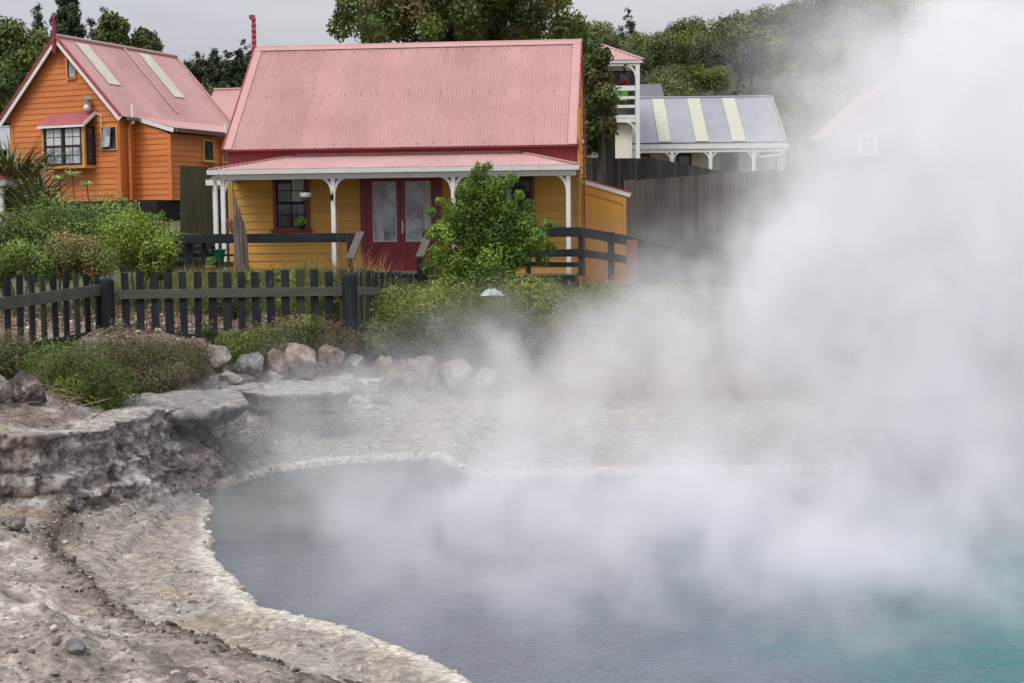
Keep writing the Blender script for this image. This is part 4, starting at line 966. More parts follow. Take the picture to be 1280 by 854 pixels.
MB().box(-.3,.3,-.2,.2,0,.7).build('stand', M['weathered'], t)
c_ = world(tw, (Z_(781,93,.75)[0], .75, zdk))
t = empty('red_cloth', c_, label='red cloth hanging beside the green tub on the balcony', cat='cloth')
cm = curtain_mb(-.10,.12,1.15,1.55,0,.04,8,-.12,.2); cm.build('cloth', M['red_plastic'], t)

# red house deep in the steam
sh = empty('steam_hidden_house', (at(1090,250,44).x, 44, 3.0), R(0), label='red roofed house almost hidden by the steam on the right', cat='house')
S_ = lambda px, py, y=0.0: onp(px, py, sh, y)
ax, az = S_(1112, 100); ex_, ez = S_(1032, 170); hw2 = ax-ex_
boards(sh, 'gable_wall', M['redbrown'], (ax,0,0), (1,0,0), -1.5, az-.1, lambda z: -hw2+.25 if z < ez+.2 else -(az-z)/(az-ez)*hw2+.08, lambda z: hw2-.25 if z < ez+.2 else (az-z)/(az-ez)*hw2-.08, (), pitch=.2)
window(sh, S_(1072,190)[0], S_(1096,190)[0], S_(1080,192)[1], S_(1080,166)[1], -.03, M['white'], M['white'], M['glass'], 2, 2, 1, .08)
for s in (1, -1):
    esx = Vector((-s*hw2,0,az-ez)); corr(sh, 'roof_sheet', M['pink'], (ax+s*hw2,-.3,ez), (0,1,0), esx, 0, 3, 0, esx.length, pitch=.15)
    MB().beam((ax+s*hw2,-.33,ez-.08),(ax,-.33,az-.08),.04,.2).build('barge_board', M['crimson'], sh)

# ================================================================== FENCES, RAILS, STEPS
def picket_fence():
    t = empty('picket_fence', at(437, 425, 19.3), label='black stained picket fence with thick corner post running along the bank top', cat='fence')
    o = t.location
    def P(px, py, D): return at(px, py, D)-o
    def post(px, ytop, D, r, mat):
        a = P(px, ytop, D); g_ = gh((a+o).x, (a+o).y)-.3-o.z
        c = MB().lathe([(r, g_), (r, a.z-.04), (r*.86, a.z), (r*.4, a.z+.012)], (a.x, a.y, 0), 14); c.build('post', mat, t, smooth=False)
    def run(pa, Da, ta, ba, pb, Db, tb, bb, n, ra, rb, rh, jig=.012, mat=M['black']):
        A, Bv = P(pa, ta, Da), P(pb, tb, Db); A2, B2 = P(pa, ba, Da), P(pb, bb, Db)
        for i in range(n):
            f = (i+.5)/n; top = A.lerp(Bv, f); bot = A2.lerp(B2, f); zt = top.z+random.uniform(-.02, .02); dd = (Bv-A).normalized()
            wdt = .108+random.uniform(-.008, .008); lean = random.uniform(-jig, jig)
            m_ = random.choice([M['black']]*5+[M['greenboard']]) if mat is M['black'] else mat
            mb = MB(); c = Vector((top.x, top.y, 0)); c = c+Vector((-dd.y, dd.x, 0))*.035
            mb.sweep([(-wdt/2,-.011),(wdt/2,-.011),(wdt/2,.011),(-wdt/2,.011)], (c.x+lean, c.y, bot.z-.25), (c.x-lean, c.y, zt), up=(-dd.y, dd.x, 0)); mb.build('picket', m_, t)
        a, b_ = P(pa, ra, Da), P(pb, rb, Db)
        m1 = (a+b_)/2
        MB().beam(a, b_, .045, rh).build('rail', M['mossrail'], t, bevel=.004)
        MB().beam(a+Vector((0,.02,-.62)), b_+Vector((0,.02,-.62)), .045, rh).build('rail', M['black'], t, bevel=.004)
    run(-30, 16.9, 346, 462, 130, 19.6, 341, 440, 11, 384, 362, .155)
    run(146, 19.6, 340, 438, 438, 19.4, 338, 436, 16, 368.5, 364, .125)
    run(440, 19.3, 339, 436, 474, 22.0, 339, 416, 9, 363, 365, .12)
    run(476, 22.1, 339, 414, 522, 25.5, 343, 392, 13, 363, 362, .12)
    post(133, 349, 19.55, .10, M['black']); post(437, 342, 19.2, .105, M['black'])
    post(474, 341, 22.1, .07, M['black'])
picket_fence()
def rail_fence(name, label, segs, posts, w=.05, mats=None):
    t = empty(name, at(*posts[0][:3]), label=label, cat='rail fence'); o = t.location.copy()
    for (a, b_, h) in segs: MB().beam(at(*a)-o, at(*b_)-o, w, h).build('rail', M['railblack'], t, bevel=.005)
    for (px, y0, D, y1, wd) in posts:
        a = at(px, y0, D)-o; c = at(px, y1, D)-o
        MB().box(a.x-wd/2, a.x+wd/2, a.y+.03, a.y+.03+wd, c.z, a.z).build('post', M['railblack'], t, bevel=.005)
    return t, o
t, o = rail_fence('veranda_rail', 'black timber rail in front of the window end of the veranda',
    [((199,299,30.4),(449,297,30.4),.20), ((203,319,30.8),(292,319,30.8),.05), ((203,331,30.8),(292,331,30.8),.12)],
    [(236,293,30.5,340,.14),(210,293,30.5,340,.14),(254,293,30.5,338,.11),(437,293,30.5,345,.12)])
t2, o2 = rail_fence('deck_rail', 'black two railed timber fence bending round the right end of the veranda',
    [((528,292,30.3),(726,290,30.0),.20), ((560,318.5,30.3),(726,316,30.0),.16), ((726,290,30.0),(792,302,29.0),.20), ((726,316,30.0),(792,326,29.0),.16), ((792,302,29.0),(872,318,27.8),.16), ((640,330,30.3),(726,331,30.1),.10)],
    [(726,284,30.0,345,.11),(764,290,29.4,350,.13),(660,287,30.2,342,.11),(600,287,30.2,345,.11)])
a = at(790,300,28.9)-o2; c = at(790,352,28.9)-o2
MB().box(a.x-.1,a.x+.1,a.y-.02,a.y+.18,c.z,a.z).build('post', M['redbrown'], t2)
# the steps up to the french doors with their weathered sloping handrails
st = empty('front_steps', at(488, 345, 29.6), label='timber steps with weathered sloping handrails up to the maroon doors', cat='steps'); so = st.location.copy()
for i in range(4):
    a, c = at(452-i*3, 341+i*5, 30.6-i*.30)-so, at(528-i*3, 341+i*5, 30.6-i*.30)-so
    MB().box(a.x,c.x,a.y-.28,a.y,a.z-.04,a.z).build('tread', M['weathered'], st, bevel=.004)
for (p0, p1) in (((450.5,291,30.4),(437.5,324,29.2)),((538,289,30.4),(524.5,322,29.2))):
    a, c = at(*p0)-so, at(*p1)-so; MB().beam(a, c, .17, .06).build('handrail', M['weathered'], st, bevel=.006)
    MB().box(c.x-.06,c.x+.06,c.y-.02,c.y+.1,c.z-.75,c.z-.03).build('newel', M['railblack'], st)
for i in range(10):
    a = at(482+i*5.2, 342, 29.9)-so
    MB().box(a.x,a.x+.075,a.y,a.y+.03,a.z-.5,a.z-.0).build('skirt_board', M['railblack'], st)
MB().box((at(480,340,29.8)-so).x,(at(535,340,29.8)-so).x,(at(480,340,29.8)-so).y-.05,(at(480,340,29.8)-so).y+.2,(at(480,343,29.8)-so).z,(at(480,339.5,29.8)-so).z).build('edge_plank', M['weathered'], st)
# weathered log post
p0 = at(304, 342, 29.7)
t = empty('weathered_post', p0, label='tall split grey weathered log post in front of the ochre wall', cat='post')
H_ = at(300,243,29.7).z-p0.z; rw_ = random.Random(8)
def splinter(x, y, r, z1, name='split_slab', k=9):
    n = 9; mb = MB(); rings = []; ph = [rw_.uniform(.72, 1.25) for _ in range(n)]
    for i in range(k+1):
        f = i/k; z = -.3+(z1+.3)*f; rr_ = r*(1.05-.25*f)*(1 if f < .8 else 1-(f-.8)*3.6)
        rings.append([(x+rr_*ph[j]*(1+rw_.uniform(-.08,.08))*math.cos(6.283*j/n)-.05*f, y+rr_*ph[j]*math.sin(6.283*j/n), z+(rw_.uniform(-.09,.09) if i == k else 0)) for j in range(n)])
    mb.add([v for g_ in rings for v in g_], [(i*n+j,i*n+(j+1)%n,(i+1)*n+(j+1)%n,(i+1)*n+j) for i in range(k) for j in range(n)]+[tuple(range(k*n,(k+1)*n))])
    return mb.build(name, M['logwood'], t)
M['logwood'] = paint('split_silver_log', (.20,.165,.14), (.085,.065,.055), .9, 14, .6, 1.0, dirt=(.045,.035,.03), dirt_amt=.8, stretch=(1.6,1.6,.10))
splinter(0,0,.10,H_*.80,'log'); splinter(-.075,-.03,.065,H_,); splinter(.085,-.03,.07,H_*.66); splinter(.03,-.08,.055,H_*.72); splinter(-.02,-.09,.05,H_*.60)

def board_fence(name, label, pts, mat, bw=.15, gap=.008, group=None, rails=True):
    """pts: (px, ytop, ybottom, D)"""
    t = empty(name, at(pts[0][0], pts[0][2], pts[0][3]), label=label, cat='fence'); o = t.location.copy()
    for (p, yt, yb_, D), (p2, yt2, yb2, D2) in zip(pts[:-1], pts[1:]):
        A, A2, B_, B2_ = at(p,yt,D)-o, at(p,yb_,D)-o, at(p2,yt2,D2)-o, at(p2,yb2,D2)-o
        ln = Vector((B_.x-A.x, B_.y-A.y, 0)).length; n = max(1, int(round(ln/(bw+gap)))); dd = Vector((B_.x-A.x, B_.y-A.y, 0)).normalized(); nn = Vector((-dd.y, dd.x, 0))
        for i in range(n):
            f0, f1 = i/n, (i+1)/n-gap/ln; q0, q1 = A.lerp(B_, f0), A.lerp(B_, f1); b0, b1 = A2.lerp(B2_, f0), A2.lerp(B2_, f1)
            j = random.uniform(-.02, .02); e = nn*random.uniform(0, .008); th = nn*.02
            zt0_, zt1_ = q0.z+j, q1.z+j
            vs = [(b0.x,b0.y,b0.z-.2),(b1.x,b1.y,b1.z-.2),(q1.x,q1.y,zt1_),(q0.x,q0.y,zt0_)]
            v1 = [Vector(v)-e-th for v in vs]; v2 = [Vector(v)-e for v in vs]
            MB().add(v1+v2, [(0,1,2,3),(7,6,5,4),(0,4,5,1),(1,5,6,2),(2,6,7,3),(3,7,4,0)]).build('board', mat, t)
        if rails:
            for f in (.2, .8): MB().beam(A2.lerp(A, f)+nn*.03, B2_.lerp(B_, f)+nn*.03, .04, .08).build('rail', mat, t)
    return t
board_fence('tall_board_fence', 'short run of tall mossy green grey boards between the orange house and veranda', [(225,207,282,38),(268,207.5,284,38.5)], M['greenboard'], .17)
board_fence('dark_board_fence', 'long dark board fence stepping down in front of the cream house', [(726,197,250,46),(815,198,250,46.5),(880,210,255,47),(945,219,265,47.5),(1040,228,280,48)], M['darkboard'], .17)
board_fence('grey_board_fence', 'tall silvery grey board fence drifting into the steam', [(780,226,292,40),(800,225,296,40),(885,218,302,41),(960,213,310,42),(1050,215,315,43)], M['greyboard'], .15)
board_fence('low_retaining_wall', 'low black board retaining wall right of the ochre lean to', [(790,296,345,33),(850,302,345,33),(960,318,350,33)], M['darkboard'], .2)
# black retaining wall of horizontal boards behind the left end of the veranda
t = empty('retaining_wall', at(205,338,33.4), label='black horizontal board retaining wall below the lawn on the left', cat='wall'); o = t.location.copy()
for i in range(5):
    a, c = at(150,300+i*8.2,33.5)-o, at(292,300+i*8.2,33.5)-o
    MB().box(a.x,c.x,a.y-.02*(i%2),a.y+.05,a.z-.145,a.z).build('board', M['railblack'], t)
for p in (170,200,232,262): a = at(p,298,33.4)-o; MB().box(a.x-.05,a.x+.05,a.y-.08,a.y-.03,a.z-.8,a.z).build('post', M['railblack'], t)
# white porch corner at the far left edge
t = empty('white_porch', at(-6,272,30), label='corner of a white porch with red roof at the left edge of the picture', cat='porch'); o = t.location.copy()
a = at(2,240,30)-o; z1_ = (at(2,232,30)-o).z
MB().box(a.x-.10,a.x+.02,a.y,a.y+.12,-.6,z1_).build('post', M['white'], t); MB().box(a.x-1.5,a.x+.12,a.y-.1,a.y+1.2,z1_,z1_+.14).build('beam', M['white'], t)
MB().prism([(a.x-1.6,z1_+.141),(a.x+.18,z1_+.141),(a.x-.9,z1_+.42)],a.y-.15,a.y+1.3).build('roof', M['crimson'], t)
# aerial mast right of the cottage
p = at(731, 345, 33.5); t = empty('aerial_mast', p, label='thin rusty aerial mast with small cross arms beside the cottage corner', cat='aerial')
zt_ = at(731,127,33.5).z-p.z
MB().tube((0,0,0),(0,0,zt_),.022,n=6).build('mast', M['redbrown'], t)
zc = at(731,155,33.5).z-p.z
MB().tube((-.09,0,zc+.06),(0,0,zc),.008,n=5).tube((0,0,zc),(.1,0,zc+.05),.008,n=5).box(-.05,.0,-.04,.04,zc-.45,zc-.36).build('cross_arm', M['white'], t)
# power line hardware and small things round the veranda
p = at(377, 288, 31.85)
t = empty('potted_plant', p, label='small black pot of bushy green herbs on the cottage window sill', cat='potted plant')
MB().lathe([(.055,.0),(.075,.11),(.08,.115),(.065,.115),(.06,.10)],(0,0,0),12).build('pot', M['iron'], t)
LF = leafmat('leaf_surface'); 
def leaves(C_, Nn, ln, wd, tint, rs, curl=.25):
    """leaf-shaped rhombi: centres, normals, length, width, tint (n,3)"""
    n = len(C_); Nn = Nn/np.linalg.norm(Nn,axis=1)[:,None]; a = rs.normal(size=(n,3)); a -= (a*Nn).sum(1)[:,None]*Nn; a /= np.linalg.norm(a,axis=1)[:,None]; b_ = np.cross(Nn, a)
    l = (ln*rs.uniform(.6,1.25,n))[:,None]; w_ = (wd*rs.uniform(.7,1.25,n))[:,None]
    V = np.stack([C_-a*l*.5, C_+b_*w_*.5+Nn*curl*w_, C_+a*l*.5, C_-b_*w_*.5+Nn*curl*w_], 1).reshape(-1,3)
    F = np.arange(4*n).reshape(n,4)
    return V, F, np.repeat(tint, 4, 0)
def crown_mesh(name, clumps, n, ln, wd, pal, seed=0, shell=.45, up=.25, flat=1.0, dark=.5, mat=None):
    """clumps: (x,y,z,r) leaf clusters; pal: list of colours, picked by cluster and leaf"""
    rs = np.random.default_rng(seed); cl = np.array(clumps, float); w_ = cl[:,3]**2; w_ /= w_.sum()
    k = rs.choice(len(cl), n, p=w_); d = rs.normal(size=(n,3)); d /= np.linalg.norm(d,axis=1)[:,None]
    rad = cl[k,3]*(shell+(1-shell)*rs.uniform(0,1,n)**.6)*rs.uniform(.85,1.12,n)
    C_ = cl[k,:3]+d*rad[:,None]*np.array([1,1,flat])
    C_ += np.stack([vnoise(C_, 1.7, seed+i) for i in range(3)], 1)*.12*cl[k,3][:,None]
    pal = np.array(pal); ck = rs.integers(0, len(pal), len(cl)); mixw = rs.uniform(0,1,(n,1))
    mixw *= .7; tint = pal[ck[k]]*(1-mixw*.5)+pal[rs.integers(0,len(pal),n)]*mixw*.5
    tint = tint*rs.uniform(.68, 1.32, len(cl))[k][:,None]
    tint *= 1.2*rs.uniform(.6,1.4,(n,1)); tint *= (1-dark*.0)
    V, F, T_ = leaves(C_, d+np.array([0,0,up])+rs.normal(size=(n,3))*.55, ln, wd, tint, rs)
    return npmesh(name, V, F, mat or LF, T_)
herb = [(.10,.22,.03),(.14,.27,.05)]
link('foliage', crown_mesh('foliage', [(-.05,0,.18,.09),(.06,0,.17,.10),(.0,0,.24,.08),(.10,.02,.2,.07),(-.09,0,.16,.06)], 500, .035, .02, herb, 3), t)
p = at(273.5, 318, 30.9); t = empty('green_planter', p, label='green plastic planter behind the white corner post of the veranda', cat='planter')
MB().lathe([(.10,-.30),(.17,.08),(.20,.085),(.20,.11),(.155,.11),(.12,-.1)],(-.02,0,0),14).build('pot', M['green_plastic'], t); MB().lathe([(.11,-.34),(.12,-.30)],(-.02,0,0),12).build('saucer', M['green_plastic'], t)
p = at(289, 281, 31.2); t = empty('dried_bundle', p, label='ball of dried pinkish brown flax heads hanging at the left end of the veranda', cat='hanging bundle')
link('dried_heads', crown_mesh('dried_heads', [(0,0,0,.13),(.04,0,-.09,.09),(-.04,0,.06,.08)], 500, .06, .02, [(.40,.18,.12),(.30,.12,.08)], 5), t); MB().tube((0,0,.1),(0,0,.9),.005,n=4).build('cord', M['iron'], t)
p = at(263, 343, 29.5); t = empty('clay_pot', p, label='small terracotta pot at the foot of the white corner post', cat='flower pot')
MB().lathe([(.07,0),(.10,.14),(.12,.14),(.12,.18),(.09,.18)],(0,0,0),12).build('pot', M['terracotta'], t)
link('foliage', crown_mesh('foliage', [(0,0,.26,.10),(.06,0,.3,.07)], 200, .05, .02, herb, 9), t)
p = at(198, 282, 37.5); t = empty('concrete_planter', p, label='low round concrete planter on the lawn below the orange house', cat='planter')
MB().lathe([(.26,-.12),(.32,.05),(.34,.12),(.30,.12),(.26,.02)],(0,0,0),14).build('bowl', M['concrete'], t)
link('foliage', crown_mesh('foliage', [(.0,0,.2,.14),(.1,0,.3,.1)], 200, .08, .02, herb, 10), t)
# blue and white lump among the shrubs
p = at(615, 368, 21.6); t = empty('tarpaulin', p, label='small pale green tarpaulin heap among the shrubs below the deck', cat='tarpaulin'); t.scale = (.48,.5,.55)
mb = MB(); rr = np.random.default_rng(4)
vs = [(0,0,.13)]; fs = []
for r_i, (r_, z_) in enumerate(((.12,.12),(.26,.06),(.38,-.04))):
    for j in range(14): an = j/14*6.283; q = 1+.15*math.sin(3*an+r_i)+rr.uniform(-.16,.16); vs.append((r_*q*math.cos(an),r_*q*math.sin(an)*.7,z_+rr.uniform(-.05,.05)))
for j in range(14): fs.append((0,1+j,1+(j+1)%14))
for r_i in range(2):
    for j in range(14): b0 = 1+r_i*14; fs.append((b0+j,b0+14+j,b0+14+(j+1)%14,b0+(j+1)%14))
mb.add(vs, fs).build('sheet', paint('pale_tarpaulin', (.34,.40,.36), (.20,.29,.27), .4, 8), t)

# ================================================================== ROCKS
import bmesh
def ico(sub):
    bm = bmesh.new(); bmesh.ops.create_icosphere(bm, subdivisions=sub, radius=1)
    V = np.array([v.co[:] for v in bm.verts]); F = np.array([[v.index for v in f.verts] for f in bm.faces]); bm.free(); return V, F
ICO = {k: ico(k) for k in (1, 2, 3, 4, 5)}
m, N, L, b = newmat('boulder_stone')
a = N.new('ShaderNodeAttribute'); a.attribute_name = 'tint'
n1 = noise(N, L, 9, 8, .7); r1 = ramp(N, L, n1.outputs['Fac'], [(.3, .5), (.5, 1.0), (.75, 1.5)])
x = N.new('ShaderNodeMixRGB'); x.blend_type = 'MULTIPLY'; x.inputs[0].default_value = 1; L.new(a.outputs['Color'], x.inputs[1]); L.new(r1.outputs[0], x.inputs[2])
n2 = noise(N, L, 4, 7, .72); x2 = rgbm(N, L, ramp(N, L, n2.outputs['Fac'], [(.53, 0), (.62, .75)]).outputs[0], x.outputs[0], (.46, .43, .39))
n3 = noise(N, L, 6, 7, .7); x3 = rgbm(N, L, ramp(N, L, n3.outputs['Fac'], [(.58, 0), (.68, .8)]).outputs[0], x2.outputs[0], (.07, .06, .05))
L.new(x3.outputs[0], b.inputs['Base Color']); b.inputs['Roughness'].default_value = .9; b.inputs['Specular IOR Level'].default_value = .2
nb = noise(N, L, 16, 9, .7); bump(N, L, b, nb.outputs['Fac'], .9, .05)
ROCK = m
def rock_mesh(name, size, seed, tint, sub=4, rough=.28, cut=.0):
    V, F = ICO[sub]; V = V.copy(); S = V+seed*13.7
    r_ = 1+fbm(S, .9, 3, seed)*rough*1.8+fbm(S, 3.2, 4, seed+3)*rough*.45-np.abs(fbm(S, 1.8, 3, seed+8))*rough*.5
    V = V*r_[:,None]
    rs = np.random.default_rng(seed)                    # break flat faces
    for _ in range(15):
        d = rs.normal(size=3); d /= np.linalg.norm(d); h = V@d; lim = rs.uniform(.46, .78); k = h > lim; V[k] -= d*(h[k]-lim)[:,None]*.9
    V = V*(1+fbm(V+seed*3.3, 7, 4, seed+11, .6)*.07+(-np.exp(-(fbm(V+seed, 1.6, 3, seed+12)/.03)**2)*.05))[:,None]
    V = V*np.array(size)*.5
    T_ = np.tile(np.array(tint), (len(V), 1))*(1+.35*fbm(S, 2.0, 4, seed+5))[:,None]
    return npmesh(name, V, F, ROCK, T_, True)
def rock(px, ytop, ybot, wpx, D, seed, tint, label, cat='boulder', name='boulder', group=None, depth=1.0, rough=.28, sub=5, rz=0):
    D = min(gp(px, ybot-2).y, D*1.12); c = at(px, (ytop+ybot)/2, D); s = D/FPX; h = (ybot-ytop)*s; w_ = wpx*s
    c.z = min(c.z, gh(c.x, c.y)+h*.42)
    o = link(name, rock_mesh(name, (w_*1.12, w_*depth, h*1.2), seed, tint, sub, rough), label=label, cat=cat, group=group)
    o.location = (c.x, c.y, c.z); o.rotation_euler.z = rz; return o
gB = 'boulders lining the back of the pool'
rock(272, 428, 470, 34, 17.6, 1, (.30,.27,.22), 'rounded grey buff boulder, leftmost of the row below the picket fence', group=gB)
rock(315, 439, 476, 46, 17.7, 2, (.22,.21,.20), 'low grey lichened boulder second from the left in the row', group=gB)
rock(349, 433, 478, 26, 17.6, 3, (.27,.21,.175), 'narrow upright pinkish boulder', group=gB)
rock(379, 425, 476, 42, 17.8, 14, (.30,.225,.18), 'tall pink brown boulder with a pointed top', group=gB)
rock(413, 431, 474, 46, 18.0, 5, (.20,.145,.11), 'broad dark brown boulder left of the corner post foot', group=gB)
rock(442, 438, 476, 34, 18.1, 6, (.22,.19,.17), 'grey brown boulder below the corner post', group=gB)
rock(485, 449, 492, 46, 18.3, 17, (.28,.225,.175), 'pale buff boulder half veiled in steam', group=gB)
rock(508, 459, 494, 22, 18.2, 8, (.29,.22,.17), 'small buff boulder wedged between two larger ones', group=gB)
rock(529, 447, 492, 42, 18.5, 9, (.24,.205,.18), 'grey boulder with a flat sloping top below the shrubs', group=gB)
rock(566, 450, 494, 46, 18.6, 10, (.26,.215,.18), 'blurred buff boulder where the steam thickens', group=gB)
rock(606, 454, 498, 40, 18.7, 11, (.24,.20,.17), 'rightmost boulder just visible through the steam', group=gB)
rock(345, 462, 484, 40, 17.2, 12, (.42,.37,.31), 'flat pale stone at the foot of the pink boulders', 'stone', 'stone', depth=.8)
rock(288, 462, 484, 34, 17.2, 13, (.36,.32,.27), 'low buff stone below the leftmost boulder', 'stone', 'stone')
rock(425, 462, 486, 44, 17.3, 24, (.40,.35,.30), 'pale wedge of stone below the brown boulder', 'stone', 'stone')
rock(34, 464, 506, 58, 14.4, 15, (.11,.09,.08), 'dark root covered rock mound at the left edge', rough=.5, sub=5)
rock(-2, 470, 510, 40, 14.1, 25, (.24,.20,.17), 'brown rock cut by the left edge of the picture')
rock(135, 499, 506, 13, 13.6, 16, (.46,.43,.39), 'single pale rounded stone on the bare earth by the slab', 'stone', 'stone')
rock(84, 615, 637, 26, 10.9, 18, (.16,.14,.11), 'dark angular stone on the ledge below the rim', 'stone', 'stone')
rock(176, 602, 612, 16, 12.0, 19, (.28,.23,.2), 'small grey stone under the dark hollow of the rim', 'stone', 'stone')
rock(220, 842, 862, 34, 7.55, 21, (.24,.20,.19), 'mauve grey stone at the bottom of the picture', 'stone', 'stone')
rock(95, 800, 818, 26, 7.9, 22, (.20,.20,.20), 'flat bluish stone among the pale rubble', 'stone', 'stone', depth=1.3)
rock(20, 645, 665, 36, 10.4, 23, (.17,.15,.15), 'low grey rock at the left edge under the rim', 'stone', 'stone')
def slab(pix, z, th, seed, tint, label):
    P_ = np.array([gz(px, py, z).to_tuple()[:2] for px, py in pix]); c = P_.mean(0); k = 170; ring = []
    cum = np.r_[0, np.cumsum(np.linalg.norm(np.roll(P_,-1,0)-P_, axis=1))]; P2 = np.vstack([P_, P_[:1]])
    for t_ in np.linspace(0, cum[-1], k, endpoint=False):
        i = np.searchsorted(cum, t_, 'right')-1; f = (t_-cum[i])/(cum[i+1]-cum[i]); ring.append(P2[i]*(1-f)+P2[i+1]*f)
    ring = np.array(ring)-c; V = []; rings = [(q/22,0) for q in range(2,22)]+[(.985,-.0),(1,-.010),(1.01,-.3*th),(1.0,-.5*th),(.985,-.8*th),(.95,-th),(.86,-th-.10)]
    for s, dz in rings:
        for q in ring:
            V.append([q[0]*s, q[1]*s, dz])
    V.append([0,0,0]); V = np.array(V); S = V+seed*7.1
    V[:,2] += fbm(S*np.array([1,1,.2]), 1.6, 5, seed)*.05-np.exp(-(fbm(S, 1.5, 3, seed+30)/.035)**2)*.045-ss(fbm(S, 3, 4, seed+31), .1, .25)*.02; V[:,:2] += np.stack([fbm(S, 4.5, 4, seed+1), fbm(S, 4.5, 4, seed+2)],1)*.13*ss(np.abs(V[:,2])+.0, .0, .05)[:,None]
    V[:,:2] += np.stack([fbm(S, 2.2, 4, seed+4), fbm(S, 2.2, 4, seed+5)],1)*.10
    F = []
    for r_i in range(len(rings)-1):
        for j in range(k): a0 = r_i*k; F.append([a0+j, a0+k+j, a0+k+(j+1)%k]); F.append([a0+j, a0+k+(j+1)%k, a0+(j+1)%k])
    for j in range(k): F.append([len(V)-1, j, (j+1)%k])
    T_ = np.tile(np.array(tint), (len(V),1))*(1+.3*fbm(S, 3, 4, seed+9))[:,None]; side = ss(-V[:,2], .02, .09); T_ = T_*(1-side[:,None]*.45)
    o = link('stone_slab', npmesh('stone_slab', V, np.array(F), ROCK, T_, False), label=label, cat='stone slab', group='slabs capping the rim'); o.location = (c[0], c[1], z); return o
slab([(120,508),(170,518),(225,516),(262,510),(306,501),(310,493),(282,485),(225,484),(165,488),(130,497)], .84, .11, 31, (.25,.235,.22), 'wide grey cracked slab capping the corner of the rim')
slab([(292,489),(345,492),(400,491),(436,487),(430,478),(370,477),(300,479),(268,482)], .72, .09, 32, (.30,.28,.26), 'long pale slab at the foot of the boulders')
# rubble: uncountable small stones
def scatter_stones(name, pts, sizes, tints, label, seed=0):
    V0, F0 = ICO[1]; n = len(pts); rs = np.random.default_rng(seed)
    var = [V0*(1+rs.uniform(-.35,.35,(len(V0),1))) for _ in range(12)]
    an = rs.uniform(0, 6.28, n); s3 = sizes[:,None]*rs.uniform(.6,1.3,(n,3))*np.array([1,1,.65])
    Vs = np.stack([var[i%12] for i in range(n)])*s3[:,None,:]
    c_, s_ = np.cos(an)[:,None], np.sin(an)[:,None]; x_ = Vs[:,:,0]*c_-Vs[:,:,1]*s_; y_ = Vs[:,:,0]*s_+Vs[:,:,1]*c_
    Vs = np.stack([x_, y_, Vs[:,:,2]], 2)+pts[:,None,:]
    F = (F0[None]+(np.arange(n)*len(V0))[:,None,None]).reshape(-1,3)
    return link(name, npmesh(name, Vs.reshape(-1,3), F, ROCK2, np.repeat(tints, len(V0), 0)), label=label, kind='stuff', cat='stones')
m, N, L, b = newmat('rubble_stone'); a = N.new('ShaderNodeAttribute'); a.attribute_name = 'tint'; L.new(a.outputs['Color'], b.inputs['Base Color']); b.inputs['Roughness'].default_value = .9
nb = noise(N, L, 60, 5, .7); bump(N, L, b, nb.outputs['Fac'], .7, .01); ROCK2 = m
rs = np.random.default_rng(11)
n = 20000; X = rs.uniform(-6.3, .6, n); Y = 5.8+rs.beta(1.0, 1.6, n)*9.5
z_, ds_, do_, dp_r, rt_, fc_ = ground_z(X, Y, True)
pr_ = np.where(do_ < .05, .75, .10)*(ds_ > .35)*(dp_r > -1.2); pr_ = np.where(np.abs(do_) < .15, 1.0, pr_)*(ds_ > .3)*ss(fbm(np.stack([X,Y,X*0],1), 1.3, 3, 77), -.45, .35)
k = rs.uniform(0,1,n) < pr_; X, Y, z_ = X[k], Y[k], z_[k]; n = len(X)
sz = rs.lognormal(-5.0, .6, n).clip(.004, .04); base = np.array([[.34,.31,.27],[.46,.43,.39],[.20,.17,.14],[.13,.115,.10],[.36,.29,.24],[.28,.25,.23]])
scatter_stones('rubble', np.stack([X,Y,z_+sz*.25],1), sz, base[rs.integers(0,6,n)]*rs.uniform(.75,1.2,(n,1)), 'loose pale and dark rubble strewn over the bank', 1)
n = 2600; X = rs.uniform(-8.5, -1.2, n); Y = rs.uniform(18.8, 24.5, n); z_ = ground_z(X, Y); sz = rs.lognormal(-3.7, .45, n).clip(.012,.07)
base = np.array([[.24,.11,.08],[.30,.17,.13],[.16,.09,.07],[.55,.52,.48],[.36,.28,.22]])
scatter_stones('scoria_gravel', np.stack([X,Y,z_+sz*.3],1), sz, base[rs.integers(0,5,n)], 'reddish scoria and white stones behind the picket fence', 2)
